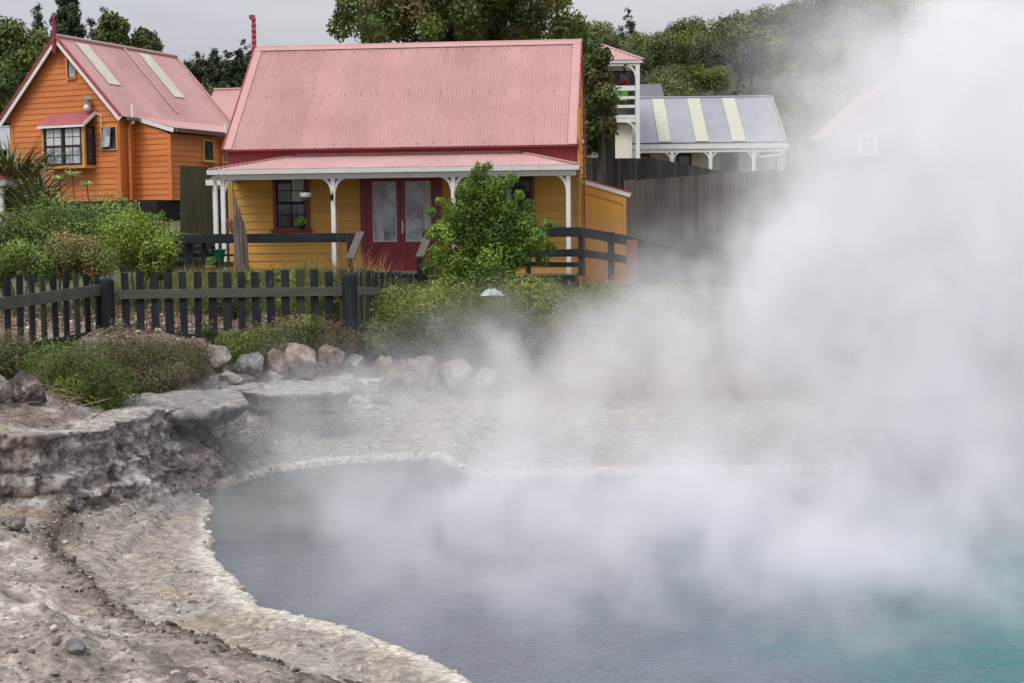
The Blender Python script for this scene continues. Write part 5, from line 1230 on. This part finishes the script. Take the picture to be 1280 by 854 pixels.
# broken crust: lumps of sinter rock clinging to the rim face and along the dark ledge
def crust(name, n, sel, lo, hi, tints, label, seed, sub, zr):
    rs = np.random.default_rng(seed); X = rs.uniform(-6.3, -.2, n*9); Y = rs.uniform(6.3, 18, n*9)
    if name == 'rim_crust': X = rs.uniform(-6.3, -1.5, n*90); Y = rs.uniform(8, 16.5, n*90)
    q = ground_z(X, Y, True)
    k = np.nonzero(sel(q, X, Y, rs.uniform(0,1,len(X))))[0][:n]; X, Y = X[k], Y[k]; Z_ = q[0][k]; m_ = len(X)
    if name == 'rim_crust': Z_ = rs.uniform(.26, .42, m_)
    V0, F0 = ICO[sub]; s_ = rs.uniform(lo, hi, m_)**1.0; V = []; T_ = []
    for i in range(m_):
        S = V0+rs.uniform(0, 50, 3); r_ = 1+fbm(S, 1.1, 4, seed, .6)*1.1; W_ = V0*r_[:,None]
        for _ in range(6):
            dd = rs.normal(size=3); dd /= np.linalg.norm(dd); hh = W_@dd; lim = rs.uniform(.35, .8); kk = hh > lim; W_[kk] -= dd*(hh[kk]-lim)[:,None]
        W_ = W_*s_[i]*rs.uniform(.6,1.5,3)*np.array([1,1,.75])
        V.append(W_+np.array([X[i], Y[i], Z_[i]+rs.uniform(-zr, zr*.5)])); c = np.array(tints[rs.integers(len(tints))])*rs.uniform(.75,1.25)
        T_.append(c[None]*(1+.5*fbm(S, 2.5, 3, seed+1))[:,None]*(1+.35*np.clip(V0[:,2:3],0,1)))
    F = (F0[None]+(np.arange(m_)*len(V0))[:,None,None]).reshape(-1,3)
    return link(name, npmesh(name, np.concatenate(V), F, ROCK, np.clip(np.concatenate(T_),.02,.7)), label=label, kind='stuff', cat='rock crust')
crust('rim_crust', 110, lambda q, X, Y, u: (q[3] > .12) & (q[3] < .34) & (q[1] > .25) & (X < -1.9), .025, .085, [(.15,.135,.125),(.10,.085,.075),(.21,.19,.17),(.28,.26,.24),(.17,.135,.11),(.09,.075,.065)], 'crumbling grey and brown crust of rock clinging to the rim face', 21, 2, .09)
crust('ledge_crust', 4200, lambda q, X, Y, u: (np.abs(q[2]+.07) < .24*u*u+.02) & (q[1] > .3) & (q[3] > .05) & (X < .3), .006, .024, [(.11,.09,.075),(.16,.13,.11),(.08,.065,.055),(.24,.21,.18)], 'dark broken crust along the low ledge above the pool edge', 22, 2, .01)
crust('shore_crust', 1100, lambda q, X, Y, u: (q[1] > -.01) & (q[1] < .05) & (X < .6) & (Y < 15.5), .012, .034, [(.60,.56,.48),(.52,.47,.40),(.66,.62,.55)], 'knobbly white mineral crust along the waterline', 23, 2, .008)
crust('bench_crust', 600, lambda q, X, Y, u: (q[1] > .3) & (q[2] > .0) & (q[3] > .2) & (u < .5) & (X < .3), .008, .030, [(.24,.21,.18),(.36,.33,.28),(.16,.14,.12),(.48,.45,.4)], 'small crusty lumps on the pale sinter bench', 24, 2, .006)
# fallen twigs and roots on the rim
tm = MB(); rs2 = random.Random(5)
for i in range(150):
    px, py = rs2.uniform(-20, 225), rs2.uniform(498, 538); q = gz(px, py, .98)
    if py > 545-px*.12: continue
    an = rs2.uniform(0, 6.28); ln = rs2.uniform(.08, .45); z0 = gh(q.x, q.y); pts = [(q.x, q.y, z0+.015)]
    for s in range(3): an += rs2.uniform(-.5,.5); pts.append((pts[-1][0]+math.cos(an)*ln/3, pts[-1][1]+math.sin(an)*ln/3*.7, z0+rs2.uniform(.01,.09)))
    r0 = rs2.uniform(.003, .010); tm.path(pts, [r0, r0*.8, r0*.6, r0*.3], 4)
tm.build('fallen_twigs', paint('dead_twigs', (.24,.17,.13), (.12,.08,.06), .9, 8), kind='stuff', label='dead twigs and roots lying on the bare rim', cat='twigs')

# ================================================================== PLANTS
TREE = leafmat('tree_leaf', .2, .6)
_n, _l = TREE.node_tree.nodes, TREE.node_tree.links
oi = _n.new('ShaderNodeObjectInfo'); hs = _n.new('ShaderNodeHueSaturation'); a = [q for q in _n if q.type == 'ATTRIBUTE'][0]
for o_, lo, hi in ((('Value'), .62, 1.42), (('Hue'), .485, .515), (('Saturation'), .8, 1.1)):
    mr = _n.new('ShaderNodeMapRange'); mr.inputs[3].default_value = lo; mr.inputs[4].default_value = hi
    src = oi.outputs['Random']
    if o_ != 'Value':
        mt = _n.new('ShaderNodeMath'); mt.operation = 'FRACT'; mt2 = _n.new('ShaderNodeMath'); mt2.operation = 'MULTIPLY'; mt2.inputs[1].default_value = 7.3 if o_ == 'Hue' else 13.1
        _l.new(src, mt2.inputs[0]); _l.new(mt2.outputs[0], mt.inputs[0]); src = mt.outputs[0]
    _l.new(src, mr.inputs[0]); _l.new(mr.outputs[0], hs.inputs[o_])
_l.new(a.outputs['Color'], hs.inputs['Color'])
for q in _n:
    if q.type == 'BSDF_PRINCIPLED': _l.new(hs.outputs[0], q.inputs['Base Color'])
    if q.type == 'BSDF_TRANSLUCENT': _l.new(hs.outputs[0], q.inputs[0])
BARK = paint('bark', (.085,.070,.055), (.045,.038,.03), .9, 6, .5, .8, stretch=(1,1,.3))
G = {'dark': [(.052,.075,.020),(.070,.095,.024),(.036,.055,.017)], 'mid': [(.085,.125,.028),(.11,.155,.034),(.06,.09,.023)],
     'lime': [(.18,.23,.035),(.22,.27,.045),(.12,.17,.03)], 'olive': [(.13,.13,.042),(.09,.10,.034),(.15,.135,.05),(.18,.13,.06)],
     'yellow': [(.22,.23,.05),(.28,.27,.07),(.15,.17,.04)], 'brown': [(.13,.095,.05),(.10,.095,.045),(.16,.11,.06)], 'pine': [(.035,.055,.028),(.048,.075,.034),(.026,.042,.022)]}
def plant(name, loc, clumps, n, ln, wd, pal, seed, label, cat, group=None, trunk=None, shell=.4, mat=None, flat=1.0, stems=5, crown='foliage'):
    t = empty(name, loc, label=label, cat=cat, group=group)
    link(crown, crown_mesh(crown, clumps, n, ln, wd, pal, seed, shell, mat=mat, flat=flat), t)
    mb = MB(); rr = random.Random(seed); cs = sorted(clumps, key=lambda c: -c[3])[:stems]
    zt_ = max(c[2] for c in clumps)
    if trunk:
        r0, hb_ = trunk
        mb.path([(0,0,-.4),(rr.uniform(-.05,.05)*hb_,0,hb_*.5),(0,rr.uniform(-.05,.05)*hb_,hb_)],[r0*1.25,r0,r0*.8],9)
        for c in cs: mb.path([(0,0,hb_*.85),(c[0]*.45,c[1]*.45,hb_+(c[2]-hb_)*.55+.1*r0),(c[0]*.9,c[1]*.9,c[2])],[r0*.6,r0*.35,r0*.12],6)
        mb.build('trunk', BARK, t)
    else:
        for c in cs: mb.path([(c[0]*.2,c[1]*.2,-.1),(c[0]*.6,c[1]*.6,c[2]*.5),(c[0],c[1],c[2])],[.018,.013,.005],5)
        mb.build('stems', BARK, t)
    return t
def blob(cx, cz, rx, rz, ry, k, r, seed, drop=0):
    """clumps spread over an ellipsoid's shell"""
    rr = np.random.default_rng(seed); out = []
    for i in range(k):
        d = rr.normal(size=3); d /= np.linalg.norm(d)
        if drop and d[2] < -drop: d[2] *= -.5
        s = rr.uniform(.55, 1.0); out.append((cx+d[0]*rx*s, d[1]*ry*s, cz+d[2]*rz*s, r*rr.uniform(.65,1.3)))
    return out
def shrub(name, px, ytop, ybot, wpx, D, pal, n, ln, wd, seed, label, cat='shrub', group=None, k=14, cr_=.42, **kw):
    p = at(px, ybot, D); s = D/FPX; h = (ybot-ytop)*s; w_ = wpx*s
    cl = blob(0, h*.54, w_*.40, h*.36, w_*.36, k, min(h, w_)*cr_*.55, seed); g_ = gh(p.x, p.y); cl = [(c[0],c[1],c[2]+p.z-g_,c[3]) for c in cl]; p.z = g_
    return plant(name, p, cl, n, ln, wd, pal, seed, label, cat, group, **kw)
# central bush beside the doors
D = 28.0; s = D/FPX; p = at(612, 352, D); cl = []
for (px, py, r) in ((600,222,14),(588,240,17),(618,238,19),(600,262,24),(570,268,20),(632,262,20),(560,290,20),(590,295,26),(625,290,26),(655,282,20),(668,300,18),(548,318,16),(580,325,24),(615,322,26),(648,318,22),(560,340,16),(595,345,20),(632,342,18),(545,292,10),(676,290,10),(540,265,7),(552,252,6),(610,209,7),(640,225,8),(662,258,9),(686,280,7),(690,310,8),(536,335,9),(575,243,8),(648,245,8),(680,325,10),(598,208,5)):
    for y_ in (-.25, .3): cl.append(((px-612)*s+random.uniform(-.05,.05), y_*(1.1 if 540 < px < 670 else .4)+random.uniform(-.1,.1), (352-py)*s, r*s*random.uniform(.85,1.05)))
pal = [(.10,.175,.024),(.14,.23,.033),(.20,.29,.05),(.065,.115,.02)]
plant('bush', p, cl, 24000, .085, .034, pal, 41, 'dense bright green leafy bush standing in front of the veranda right of the doors', 'bush', stems=14)
# hedge mass on the left behind the picket fence
gH = 'bushes behind the left part of the picket fence'
for i, (px, yt, yb_, wd_, D, pl, lab) in enumerate(((18,262,355,95,23.5,'mid','mid green bush at the left edge behind the fence'),(72,250,352,100,24.5,'mid','rounded green bush below the bay window'),
    (125,248,350,100,24.0,'mid','soft green bush in the middle of the hedge'),(172,262,348,80,23.2,'lime','bright yellow green bush at the right end of the hedge'),(198,298,352,44,22.5,'lime','small lime bush beside the black retaining wall'),
    (100,292,360,120,22.0,'olive','low twiggy olive shrub close behind the fence'),(30,300,362,110,21.5,'mid','low dense green shrub close behind the left fence rail'))):
    pal = G[pl]+[G['mid'][1]]; pal = [tuple(v*1.45 for v in c) for c in pal] if pl != 'lime' else [(.15,.22,.03),(.20,.28,.04),(.11,.16,.025)]
    shrub('bush', px, yt, yb_, wd_, D, pal, 7500, .065, .026, 60+i, lab, 'bush', gH, k=20, cr_=.5)
# rosette plants rising from the hedge
for i, (px, py, r) in enumerate(((77,222,9),(93,217,11),(111,229,9),(183,271,6),(157,248,5))):
    D = 25.5; p = at(px, 300, D); h = at(px, py, D).z-p.z; rr_ = r*1.35*D/FPX
    t = empty('rosette_plant', p, label=['pale green rosette on a thin stem, left one below the bay window','largest pale green rosette on a tall stem, top one below the bay window','pale green rosette, right one of the three below the bay window','small green sprig above the right end of the hedge','small leafy sprig rising from the middle of the hedge'][i], cat='plant', group='rosettes rising above the hedge')
    MB().path([(0,0,-.3),(.03,0,h*.5),(0,0,h)],[.014,.012,.010],5).build('stem', BARK, t)
    rs_ = np.random.default_rng(i); n = 46; an = rs_.uniform(0,6.28,n); el = rs_.uniform(-.1,1.1,n); ds_v = np.stack([np.cos(an)*np.cos(el), np.sin(an)*np.cos(el), np.sin(el)*.6],1)
    sd_ = np.stack([-np.sin(an), np.cos(an), an*0],1); b0 = np.array([0,0,h-.05]); Lq = rr_*rs_.uniform(.8,1.25,n)[:,None]
    V = np.stack([b0+ds_v*.0, b0+ds_v*Lq*.7+sd_*rr_*.13, b0+ds_v*Lq, b0+ds_v*Lq*.7-sd_*rr_*.13],1).reshape(-1,3)
    link('rosette', npmesh('rosette', V, np.arange(4*n).reshape(n,4), LF, np.tile([.42,.55,.22],(4*n,1))*np.repeat(rs_.uniform(.7,1.2,(n,1)),4,0)), t)
# flax: every long leaf its own part
def flax(px, py, D, n, L_, seed, label, pal):
    p = at(px, py, D); t = empty('flax_plant', p, label=label, cat='flax plant'); rr = random.Random(seed); ms = []
    mats = [paint('flax_leaf_%s' % q, c, tuple(v*.6 for v in c), .5, 3) for q, c in pal]
    for v_ in range(8):
        ln = L_*rr.uniform(.75, 1.1); lift = rr.uniform(.9, 1.35); droop = rr.uniform(.5, 1.25); k = 7; vs = []; a_ = lift; x_ = z_ = 0
        for i in range(k+1):
            f = i/k; w_ = .028*(1-f**2.2)+.002; vs += [(x_,-w_,z_+w_*.5),(x_,0,z_),(x_,w_,z_+w_*.5)]
            x_ += math.cos(a_)*ln/k; z_ += math.sin(a_)*ln/k; a_ -= droop*2.1/k*(.3+f*1.4)
        fs = [(3*i+j,3*i+j+1,3*i+j+4,3*i+j+3) for i in range(k) for j in (0,1)]
        ms.append(MB().add(vs, fs).mesh('leaf', mats[v_ % len(mats)], True))
    for i in range(n):
        o = link('leaf', rr.choice(ms), t); an = rr.uniform(0, 6.283); o.location = (rr.uniform(-.2,.2), rr.uniform(-.15,.15), 0); o.rotation_euler = (rr.uniform(-.15,.15), rr.uniform(-.35,.12), an); q = rr.uniform(.75,1.15); o.scale = (q,q,q)
flax(18, 266, 31, 260, 2.15, 3, 'large dark green flax clump with arching strap leaves at the left', (('green',(.11,.16,.035)),('deep',(.07,.11,.03)),('bronze',(.20,.18,.06))))
flax(48, 276, 30, 130, 1.45, 4, 'smaller yellow striped flax clump beside the large one', (('striped',(.30,.30,.12)),('green2',(.08,.14,.035)),('brown2',(.14,.10,.05))))
# yellow green shrubs below the steps and deck
gY = 'low shrubs between the deck and the pool'
for i, (px, yt, yb_, wd_, D, pl, lab) in enumerate(((492,358,438,92,21.8,'yellow','yellow green wiry shrub right of the corner post'),(548,352,432,100,22.4,'yellow','bright yellow green shrub below the steps'),
    (600,362,440,105,22.2,'olive','olive shrub below the bright green bush'),(520,398,462,130,20.2,'dark','dark green shrub above the buff boulders'),(585,405,458,110,20.4,'dark','dark shrub half lost in the steam above the boulders'),
    (655,350,415,100,24,'yellow','yellow green shrub right of the green bush'),(720,352,415,110,24.5,'yellow','pale yellow green shrub below the lean to in the steam'),(468,405,452,50,19.6,'olive','small olive shrub at the foot of the corner post'),
    (650,398,450,120,21.5,'brown','brown scrub fading into the steam'),(790,365,425,120,25.5,'yellow','grassy mound shrub below the black rail in the steam'),(865,362,425,130,26,'lime','bright green shrub glimpsed through the steam'),(935,372,430,120,26,'olive','rightmost shrub glimpsed through the steam'))):
    pal = {'yellow': [(.20,.24,.045),(.15,.19,.035),(.25,.27,.07),(.10,.14,.03)], 'olive': [(.10,.13,.035),(.14,.16,.05),(.07,.09,.03)], 'dark': [(.055,.085,.028),(.08,.11,.035),(.10,.11,.045)], 'brown': [(.14,.11,.06),(.10,.09,.05),(.08,.09,.035)], 'lime': G['lime']}[pl]
    shrub('shrub', px, yt, yb_+8, wd_*1.25, D, pal, 9000, .085, .014, 90+i, lab, 'shrub', gY, k=26, cr_=.7, flat=.9)
# low wiry shrubs on the bank in front of the picket fence
gF = 'wiry shrubs in front of the picket fence'
for i, (px, yt, yb_, wd_, D, pl, lab) in enumerate(((95,432,500,90,15.6,'green','green wiry shrub right of the dark root covered rock'),(150,418,486,100,16.4,'mix','brownish green shrub in front of the fence post'),
    (205,424,484,90,16.8,'mix','twiggy brown shrub in the middle of the bank'),(236,434,476,40,17.1,'brown','brown shrub leaning on the leftmost boulder'),(120,460,508,90,15.2,'green','low spreading green shrub above the bare earth'),
    (12,420,475,60,15.2,'mix','dark wiry shrub at the left edge by the fence'),(185,455,496,90,16.0,'brown','low brown wiry shrub above the slab'),(335,410,450,56,18.4,'olive','grassy tuft behind the pink boulders'),(420,400,440,60,19.0,'brown','small brown scrub at the foot of the fence'),(300,415,446,70,18.8,'green','low green scrub behind the leftmost boulders'),(375,395,432,60,19.1,'olive','thin olive scrub against the picket fence'))):
    pal = {'green': [(.11,.155,.03),(.17,.21,.04),(.07,.10,.025)], 'mix': [(.09,.10,.035),(.13,.11,.05),(.07,.085,.03),(.15,.13,.06)], 'brown': [(.13,.09,.05),(.09,.07,.04),(.10,.10,.045)], 'olive': [(.15,.16,.05),(.10,.12,.04),(.2,.19,.08)]}[pl]
    D = min(max(gp(px, yb_).y, 13.0), 19.2); shrub('shrub', px, yt-(2 if px < 260 else 0), yb_+8, wd_*1.22, D, pal, 9000, .055, .010, 120+i, lab, 'shrub', gF, k=26, cr_=.75, flat=.8)
shrub('small_plant', 12, 534, 566, 50, 12.0, [(.16,.26,.03),(.22,.32,.05)], 900, .05, .022, 140, 'bright green leafy plant at the left edge on the rim', 'plant')
shrub('small_plant', 262, 396, 434, 24, 18.3, [(.10,.14,.04),(.07,.1,.03)], 600, .05, .015, 141, 'small green plant behind the leftmost boulder', 'plant')
gW = 'scrub behind the right part of the picket fence'
for i, (px, yt, yb_, wd_, D, pl, lab) in enumerate(((300,352,400,90,22.5,'olive','olive scrub behind the middle of the picket fence'),(375,348,405,100,22,'yel','yellow green scrub behind the right part of the picket fence'),(250,362,400,60,23,'yel','small yellow green scrub seen between the pickets'),(425,355,410,60,21.5,'olive','dark olive scrub behind the corner post'),(340,338,362,110,26,'yel','low yellow green weeds in front of the cottage window'),(455,334,352,60,28,'dry','orange tinted dry scrub by the foot of the steps'))):
    pal = {'yel': [(.17,.20,.045),(.12,.15,.035),(.21,.21,.07)], 'olive': [(.08,.10,.03),(.11,.12,.04),(.06,.075,.025)], 'dry': [(.36,.26,.10),(.25,.22,.07),(.16,.17,.05)]}[pl]
    shrub('shrub', px, yt, yb_, wd_, D, pal, 5000, .08, .012, 160+i, lab, 'shrub', gW, k=22, cr_=.5, flat=.9)
# weeds, an uncountable fringe under the veranda and on the lawn
def blades(name, regions, label, seed):
    rs_ = np.random.default_rng(seed); Vs = []; Ts = []
    for (xa, xb, ya, yb2, n, hh, pal) in regions:
        X = rs_.uniform(xa, xb, n); Y = rs_.uniform(ya, yb2, n); Zb = ground_z(X, Y)-.03; an = rs_.uniform(0, 6.28, n); h_ = hh*rs_.lognormal(0, .35, n)
        dn = fbm(np.stack([X,Y,X*0],1), .8, 3, seed); h_ *= (1+.5*dn); w_ = .008+.004*rs_.random(n); le = rs_.normal(0,.35,(2,n))
        b_ = np.stack([X,Y,Zb],1); sd_ = np.stack([np.cos(an),np.sin(an),an*0],1)*w_[:,None]; up_ = np.stack([le[0]*h_, le[1]*h_, h_],1)
        Vs.append(np.stack([b_-sd_, b_+sd_, b_+up_*.6+sd_*.7, b_+up_],1).reshape(-1,3)); p_ = np.array(pal)
        Ts.append(np.repeat(p_[rs_.integers(0,len(p_),n)]*rs_.uniform(.7,1.25,(n,1)),4,0))
    V = np.concatenate(Vs); T_ = np.concatenate(Ts)
    return link(name, npmesh(name, V, np.arange(len(V)).reshape(-1,4), LF, T_), label=label, kind='stuff', cat='grass')
yg_ = [(.20,.22,.05),(.15,.18,.04),(.24,.21,.08),(.10,.14,.035)]
blades('grass', [(-7.6,-1.2,24.5,30.3,15000,.17,yg_),(-7.6,-3.2,28.5,30.3,6000,.28,yg_),(-3.4,-2.6,28.2,29.6,600,.5,[(.40,.24,.10),(.34,.20,.09)]),(-12,-7,36,43,9000,.10,[(.30,.24,.14),(.16,.19,.06),(.34,.28,.18)]),(.5,7,24,30,9000,.25,yg_),(2,9,34,40,7000,.2,G['lime']),(-9,-2,19.6,24,2200,.14,G['olive'])], 'rough yellow green weeds and grass below the veranda and on the lawn', 9)

# ---------------- trees
def tree_from(px_cl, px0, ybase, D, n, ln, wd, pal, seed, label, dep=1.0, r0=.3, name='broadleaf_tree', group=None, stems=10, lim=.25, shell=.35, hb=.4, mat=None):
    """crown clumps placed where the crown's lobes are: (px, py, radius px)"""
    p = at(px0, ybase, D); s = D/FPX; rr = random.Random(seed); cl = []
    for q in px_cl:
        px, py, r = q[:3]; dy = rr.uniform(-1, 1)*dep
        for e in (-1, 1): cl.append(((px-px0)*s, dy+e*dep*rr.uniform(.2,.7), (ybase-py)*s, r*s*rr.uniform(.85,1.1)))
    return plant(name, p, cl, n, ln, wd, pal, seed, label, 'tree', group, trunk=(r0, max(c[2] for c in cl)*hb), stems=stems, shell=shell, mat=mat or LF, crown='crown')
big = [(452,28,20),(475,10,26),(505,-5,30),(440,42,12),(430,46,9),(470,40,22),(500,30,26),(530,10,30),(545,38,24),(560,-10,30),(580,20,28),(610,-5,30),(612,32,24),(640,15,28),(660,-8,26),(665,35,22),(690,20,24),(705,40,20),(722,30,20),(735,60,18),(728,85,20),(742,100,20),(700,-5,20),(590,50,20),(520,52,18),(640,55,20),(728,118,16),(540,-30,36),(600,-40,40),(660,-35,34),(500,-25,28),(570,5,30),(625,0,30),(590,38,24),(550,55,18),(665,58,18),(700,60,16),(480,52,14)]
pal = [(.075,.115,.026),(.12,.165,.035),(.095,.14,.03),(.17,.14,.055),(.13,.125,.045),(.06,.09,.025),(.10,.15,.03)]
tree_from(big, 590, 250, 47, 40000, .17, .09, pal, 201, 'huge spreading tree with dark green and bronze foliage rising behind the ochre cottage', 2.2, .45, stems=18, hb=.45)
tree_from([(748,100,20),(740,120,20),(756,125,17),(745,142,22),(757,158,18),(762,140,13),(748,174,16),(736,162,18),(757,178,12),(735,85,18),(750,78,14),(730,140,18),(734,184,10)], 752, 235, 44, 12000, .15, .08, [(.075,.10,.026),(.10,.13,.035),(.13,.11,.045)], 202, 'dark rounded tree hanging between the cottage and the balcony house', .9, .12, hb=.35)
pal = [(.10,.14,.032),(.075,.11,.028),(.13,.165,.04),(.055,.08,.022)]
tree_from([(10,55,26),(35,52,20),(-15,60,28),(50,68,16),(20,72,24),(62,82,12),(40,85,20),(0,88,26)], 15, 240, 72, 8000, .30, .16, pal, 203, 'domed dark green tree at the far left, upper crown behind the orange house', 3, .35)
tree_from([(5,100,28),(28,112,24),(45,120,14),(-10,125,30),(20,140,24),(0,160,24),(40,140,12)], 8, 240, 66, 7000, .28, .15, pal, 204, 'domed green tree at the far left, lower crown beside the orange gable', 2.5, .35)
def pine_mesh(h, w_, seed, n=7000, ln=.45, pal=G['pine'], tiers=15, gap=.5):
    rr = random.Random(seed); cl = []
    for i in range(tiers):
        f = i/(tiers-1); z = h*(.22+.76*f); rad = w_*(1-f**1.3)*.9+.25; k = max(3, int(9*(1-f)+3))
        for j in range(k):
            an = rr.uniform(0, 6.28); q = rad*rr.uniform(.35, 1)
            cl.append((math.cos(an)*q, math.sin(an)*q, z+rr.uniform(-.3,.3)*h/tiers, (.10*h*.72)*(1-f*.55)*rr.uniform(.6,1.2)))
    return cl
def pine(px, ytop, ybase, D, wpx, seed, n, ln, label, pal=G['pine'], group=None, tiers=13):
    p = at(px, ybase, D); s = D/FPX; h = (ybase-ytop)*s
    return plant('pine_tree', p, pine_mesh(h, wpx*s*.5, seed, tiers=tiers), int(n*1.5), ln*.8, ln*.17, pal, seed, label, 'tree', group, trunk=(h*.018, h*.9), stems=16, shell=.1, mat=LF, crown='crown')
pine(92, -18, 190, 82, 62, 211, 22000, .55, 'tall ragged pine tree behind the orange gable', tiers=15)
pine(52, 13, 190, 92, 20, 212, 4000, .5, 'slim young pine at the left of the tall ragged pine')
pine(136, 14, 190, 95, 30, 213, 4000, .5, 'slim pine between the tall pine and the round pale tree')
pine(121, 28, 190, 96, 26, 214, 3500, .5, 'small pine close right of the tall ragged pine')
tree_from([(162,40,13),(155,55,15),(178,50,15),(190,62,14),(140,60,12),(170,68,16),(200,72,8),(125,68,12)], 165, 200, 85, 7000, .30, .15, [(.085,.115,.028),(.11,.145,.034),(.06,.085,.022)], 215, 'rounded green tree above the roof of the orange house', 2, .3)
gD = 'dark pines on the skyline left of the cottage'
for i, (px, yt, wd_) in enumerate(((236,78,20),(252,70,26),(270,66,30),(288,68,28),(302,64,26),(316,66,24),(222,82,20),(262,82,34),(330,70,30),(296,80,34),(245,88,30))):
    pine(px, yt, 170, 112, wd_, 220+i, 2600, .75, ['dark pine at the left end of the skyline grove','dark pine second from the left in the skyline grove','broad dark pine in the middle of the skyline grove','dark pine right of the middle of the skyline grove','tall dark pine left of the red finial','dark pine directly behind the red finial','small dark pine just above the orange house ridge','low broad pine in front of the skyline grove middle','pine right of the red finial behind the cottage roof','low broad pine in front of the red finial','low pine in front of the left half of the skyline grove'][i], group=gD, tiers=9)
# hillside forest: five kinds, each tree its own object
def proto(k_, seed):
    rr = np.random.default_rng(seed); h = [5.0,4.6,4.2,6.4,5.8][k_]; w_ = [2.3,2.5,2.2,2.0,1.3][k_]
    pal = [[(.085,.105,.03),(.11,.13,.036),(.065,.08,.026)],[(.12,.145,.032),(.15,.18,.04),(.095,.115,.03)],[(.20,.24,.04),(.16,.20,.038),(.24,.27,.055)],[(.09,.10,.05),(.12,.13,.06),(.075,.08,.042)],[(.045,.065,.032),(.06,.085,.038),(.036,.052,.026)]][k_]
    if k_ == 4: cl = pine_mesh(h, 1.6, seed, tiers=9)
    elif k_ == 3: cl = blob(0, h*.72, w_, h*.22, w_, 11, .85, seed)   # open gum crown
    else: cl = blob(0, h*.60, w_*.75, h*.30, w_*.75, 16, 1.05, seed, drop=.6)
    t = empty('hill_tree', (0,0,0)); 
    link('crown', crown_mesh('crown', cl, 3000, .30 if k_ != 4 else .4, .16 if k_ != 4 else .09, pal, seed, .4, mat=TREE), t)
    mb = MB(); hb_ = h*(.55 if k_ == 3 else .4); mb.path([(0,0,-1),(.1,0,hb_*.5),(0,.1,hb_)],[.2,.16,.12],6)
    for c in cl[:7]: mb.path([(0,.1,hb_*.9),(c[0]*.5,c[1]*.5,(hb_+c[2])*.5),(c[0],c[1],c[2])],[.10,.06,.03],5)
    mb.build('trunk', BARK, t); return t
protos = [proto(k_, 300+k_*7+v_) for k_ in range(5) for v_ in range(2)]
labs = ['dark rounded bush tree in the dense hillside forest','mid green rounded tree in the hillside forest','bright lime green tree standing out on the hillside','tall open crowned gum tree on the forested hill','narrow dark conifer rising from the hillside forest']
kinds = ['dark rounded tree', 'mid green rounded tree', 'bright lime green tree', 'open gum tree', 'narrow dark conifer']
def hill_label(k_, px, loc, s_, D):
    h = 'above the orange house' if px < 300 else 'behind the cottage roof' if px < 715 else 'behind the balcony house' if px < 785 else 'over the left roof stripe' if px < 835 else 'over the middle roof stripe' if px < 885 else 'over the right roof stripe' if px < 940 else 'above the grey roof end' if px < 1000 else 'where the steam begins' if px < 1060 else 'in thin steam at right' if px < 1120 else 'over the hidden roof' if px < 1200 else 'in the thickest steam at right'
    v = 'at the foot of the hill' if D < 92 else 'on the lower slope' if D < 112 else 'on the middle slope' if D < 132 else 'high on the slope' if D < 152 else 'on the skyline'
    b_ = 'large' if s_ > 1.1 else 'small' if s_ < .75 else ''
    return ' '.join(f'{b_} {kinds[k_]} {v} {h}'.split())
rr = random.Random(17); used = set(); cnt = 0
D = 76
while D < 172:
    half = .43*D; x = -half+rr.uniform(0, 3); step = 2.9+D*.012
    while x < half+6:
        X = x+rr.uniform(-1.2,1.2); Yv = D+rr.uniform(-2.5,2.5); px = 640+FPX*X/Yv
        hidden = (355 < px < 700) and D > 80 or px < 215 and D > 92
        if not hidden:
            q = rr.random(); k_ = 0 if q < .34 else 1 if q < .66 else 2 if q < .78 else 3 if q < .86 else 4
            if px > 960 and D > 130 and rr.random() < .6: k_ = 3
            if px < 420: k_ = rr.choice([0,4,4])
            v_ = rr.randrange(2); pr_ = protos[k_*2+v_]; sc_ = (.55+.55*(D-76)/96)*rr.uniform(.8,1.25)
            loc = (X, Yv, gh(X, Yv)-.2)
            if (k_, v_) not in used: used.add((k_, v_)); o = pr_; o.location = loc; o.rotation_euler.z = rr.uniform(0, 6.28)
            else: o = copy_tree(pr_, None, loc, rr.uniform(0, 6.28))
            o.scale = (sc_*rr.uniform(.9,1.15), sc_*rr.uniform(.9,1.15), sc_); tag(o, hill_label(k_, px, loc, sc_, D), 'tree', 'trees of the hillside forest'); cnt += 1
        x += step*rr.uniform(.75,1.25)
    D += 4.2+D*.010
from collections import defaultdict
dd_ = defaultdict(list)
for o in col.objects:
    if o.get('group') == 'trees of the hillside forest': dd_[o['label']].append(o)
for lb, os_ in dd_.items():
    if len(os_) > 1:
        os_.sort(key=lambda o: o.location.x/o.location.y)
        names = ['left', 'right'] if len(os_) == 2 else ['leftmost', 'middle', 'rightmost'] if len(os_) == 3 else ['leftmost', 'second', 'third', 'fourth', 'fifth', 'sixth', 'seventh', 'eighth', 'ninth', 'tenth', 'eleventh', 'twelfth', 'thirteenth'][:len(os_)-1]+['rightmost']
        for nm, o in zip(names, os_): o['label'] = nm+' '+lb
for os_ in dd_.values():
    for o in os_:
        wds = o['label'].replace(' of the hill ', ' ').split()
        if len(wds) > 16: wds = [q for q in wds if q not in ('small', 'large', 'rounded')]
        o['label'] = ' '.join(wds[:16])
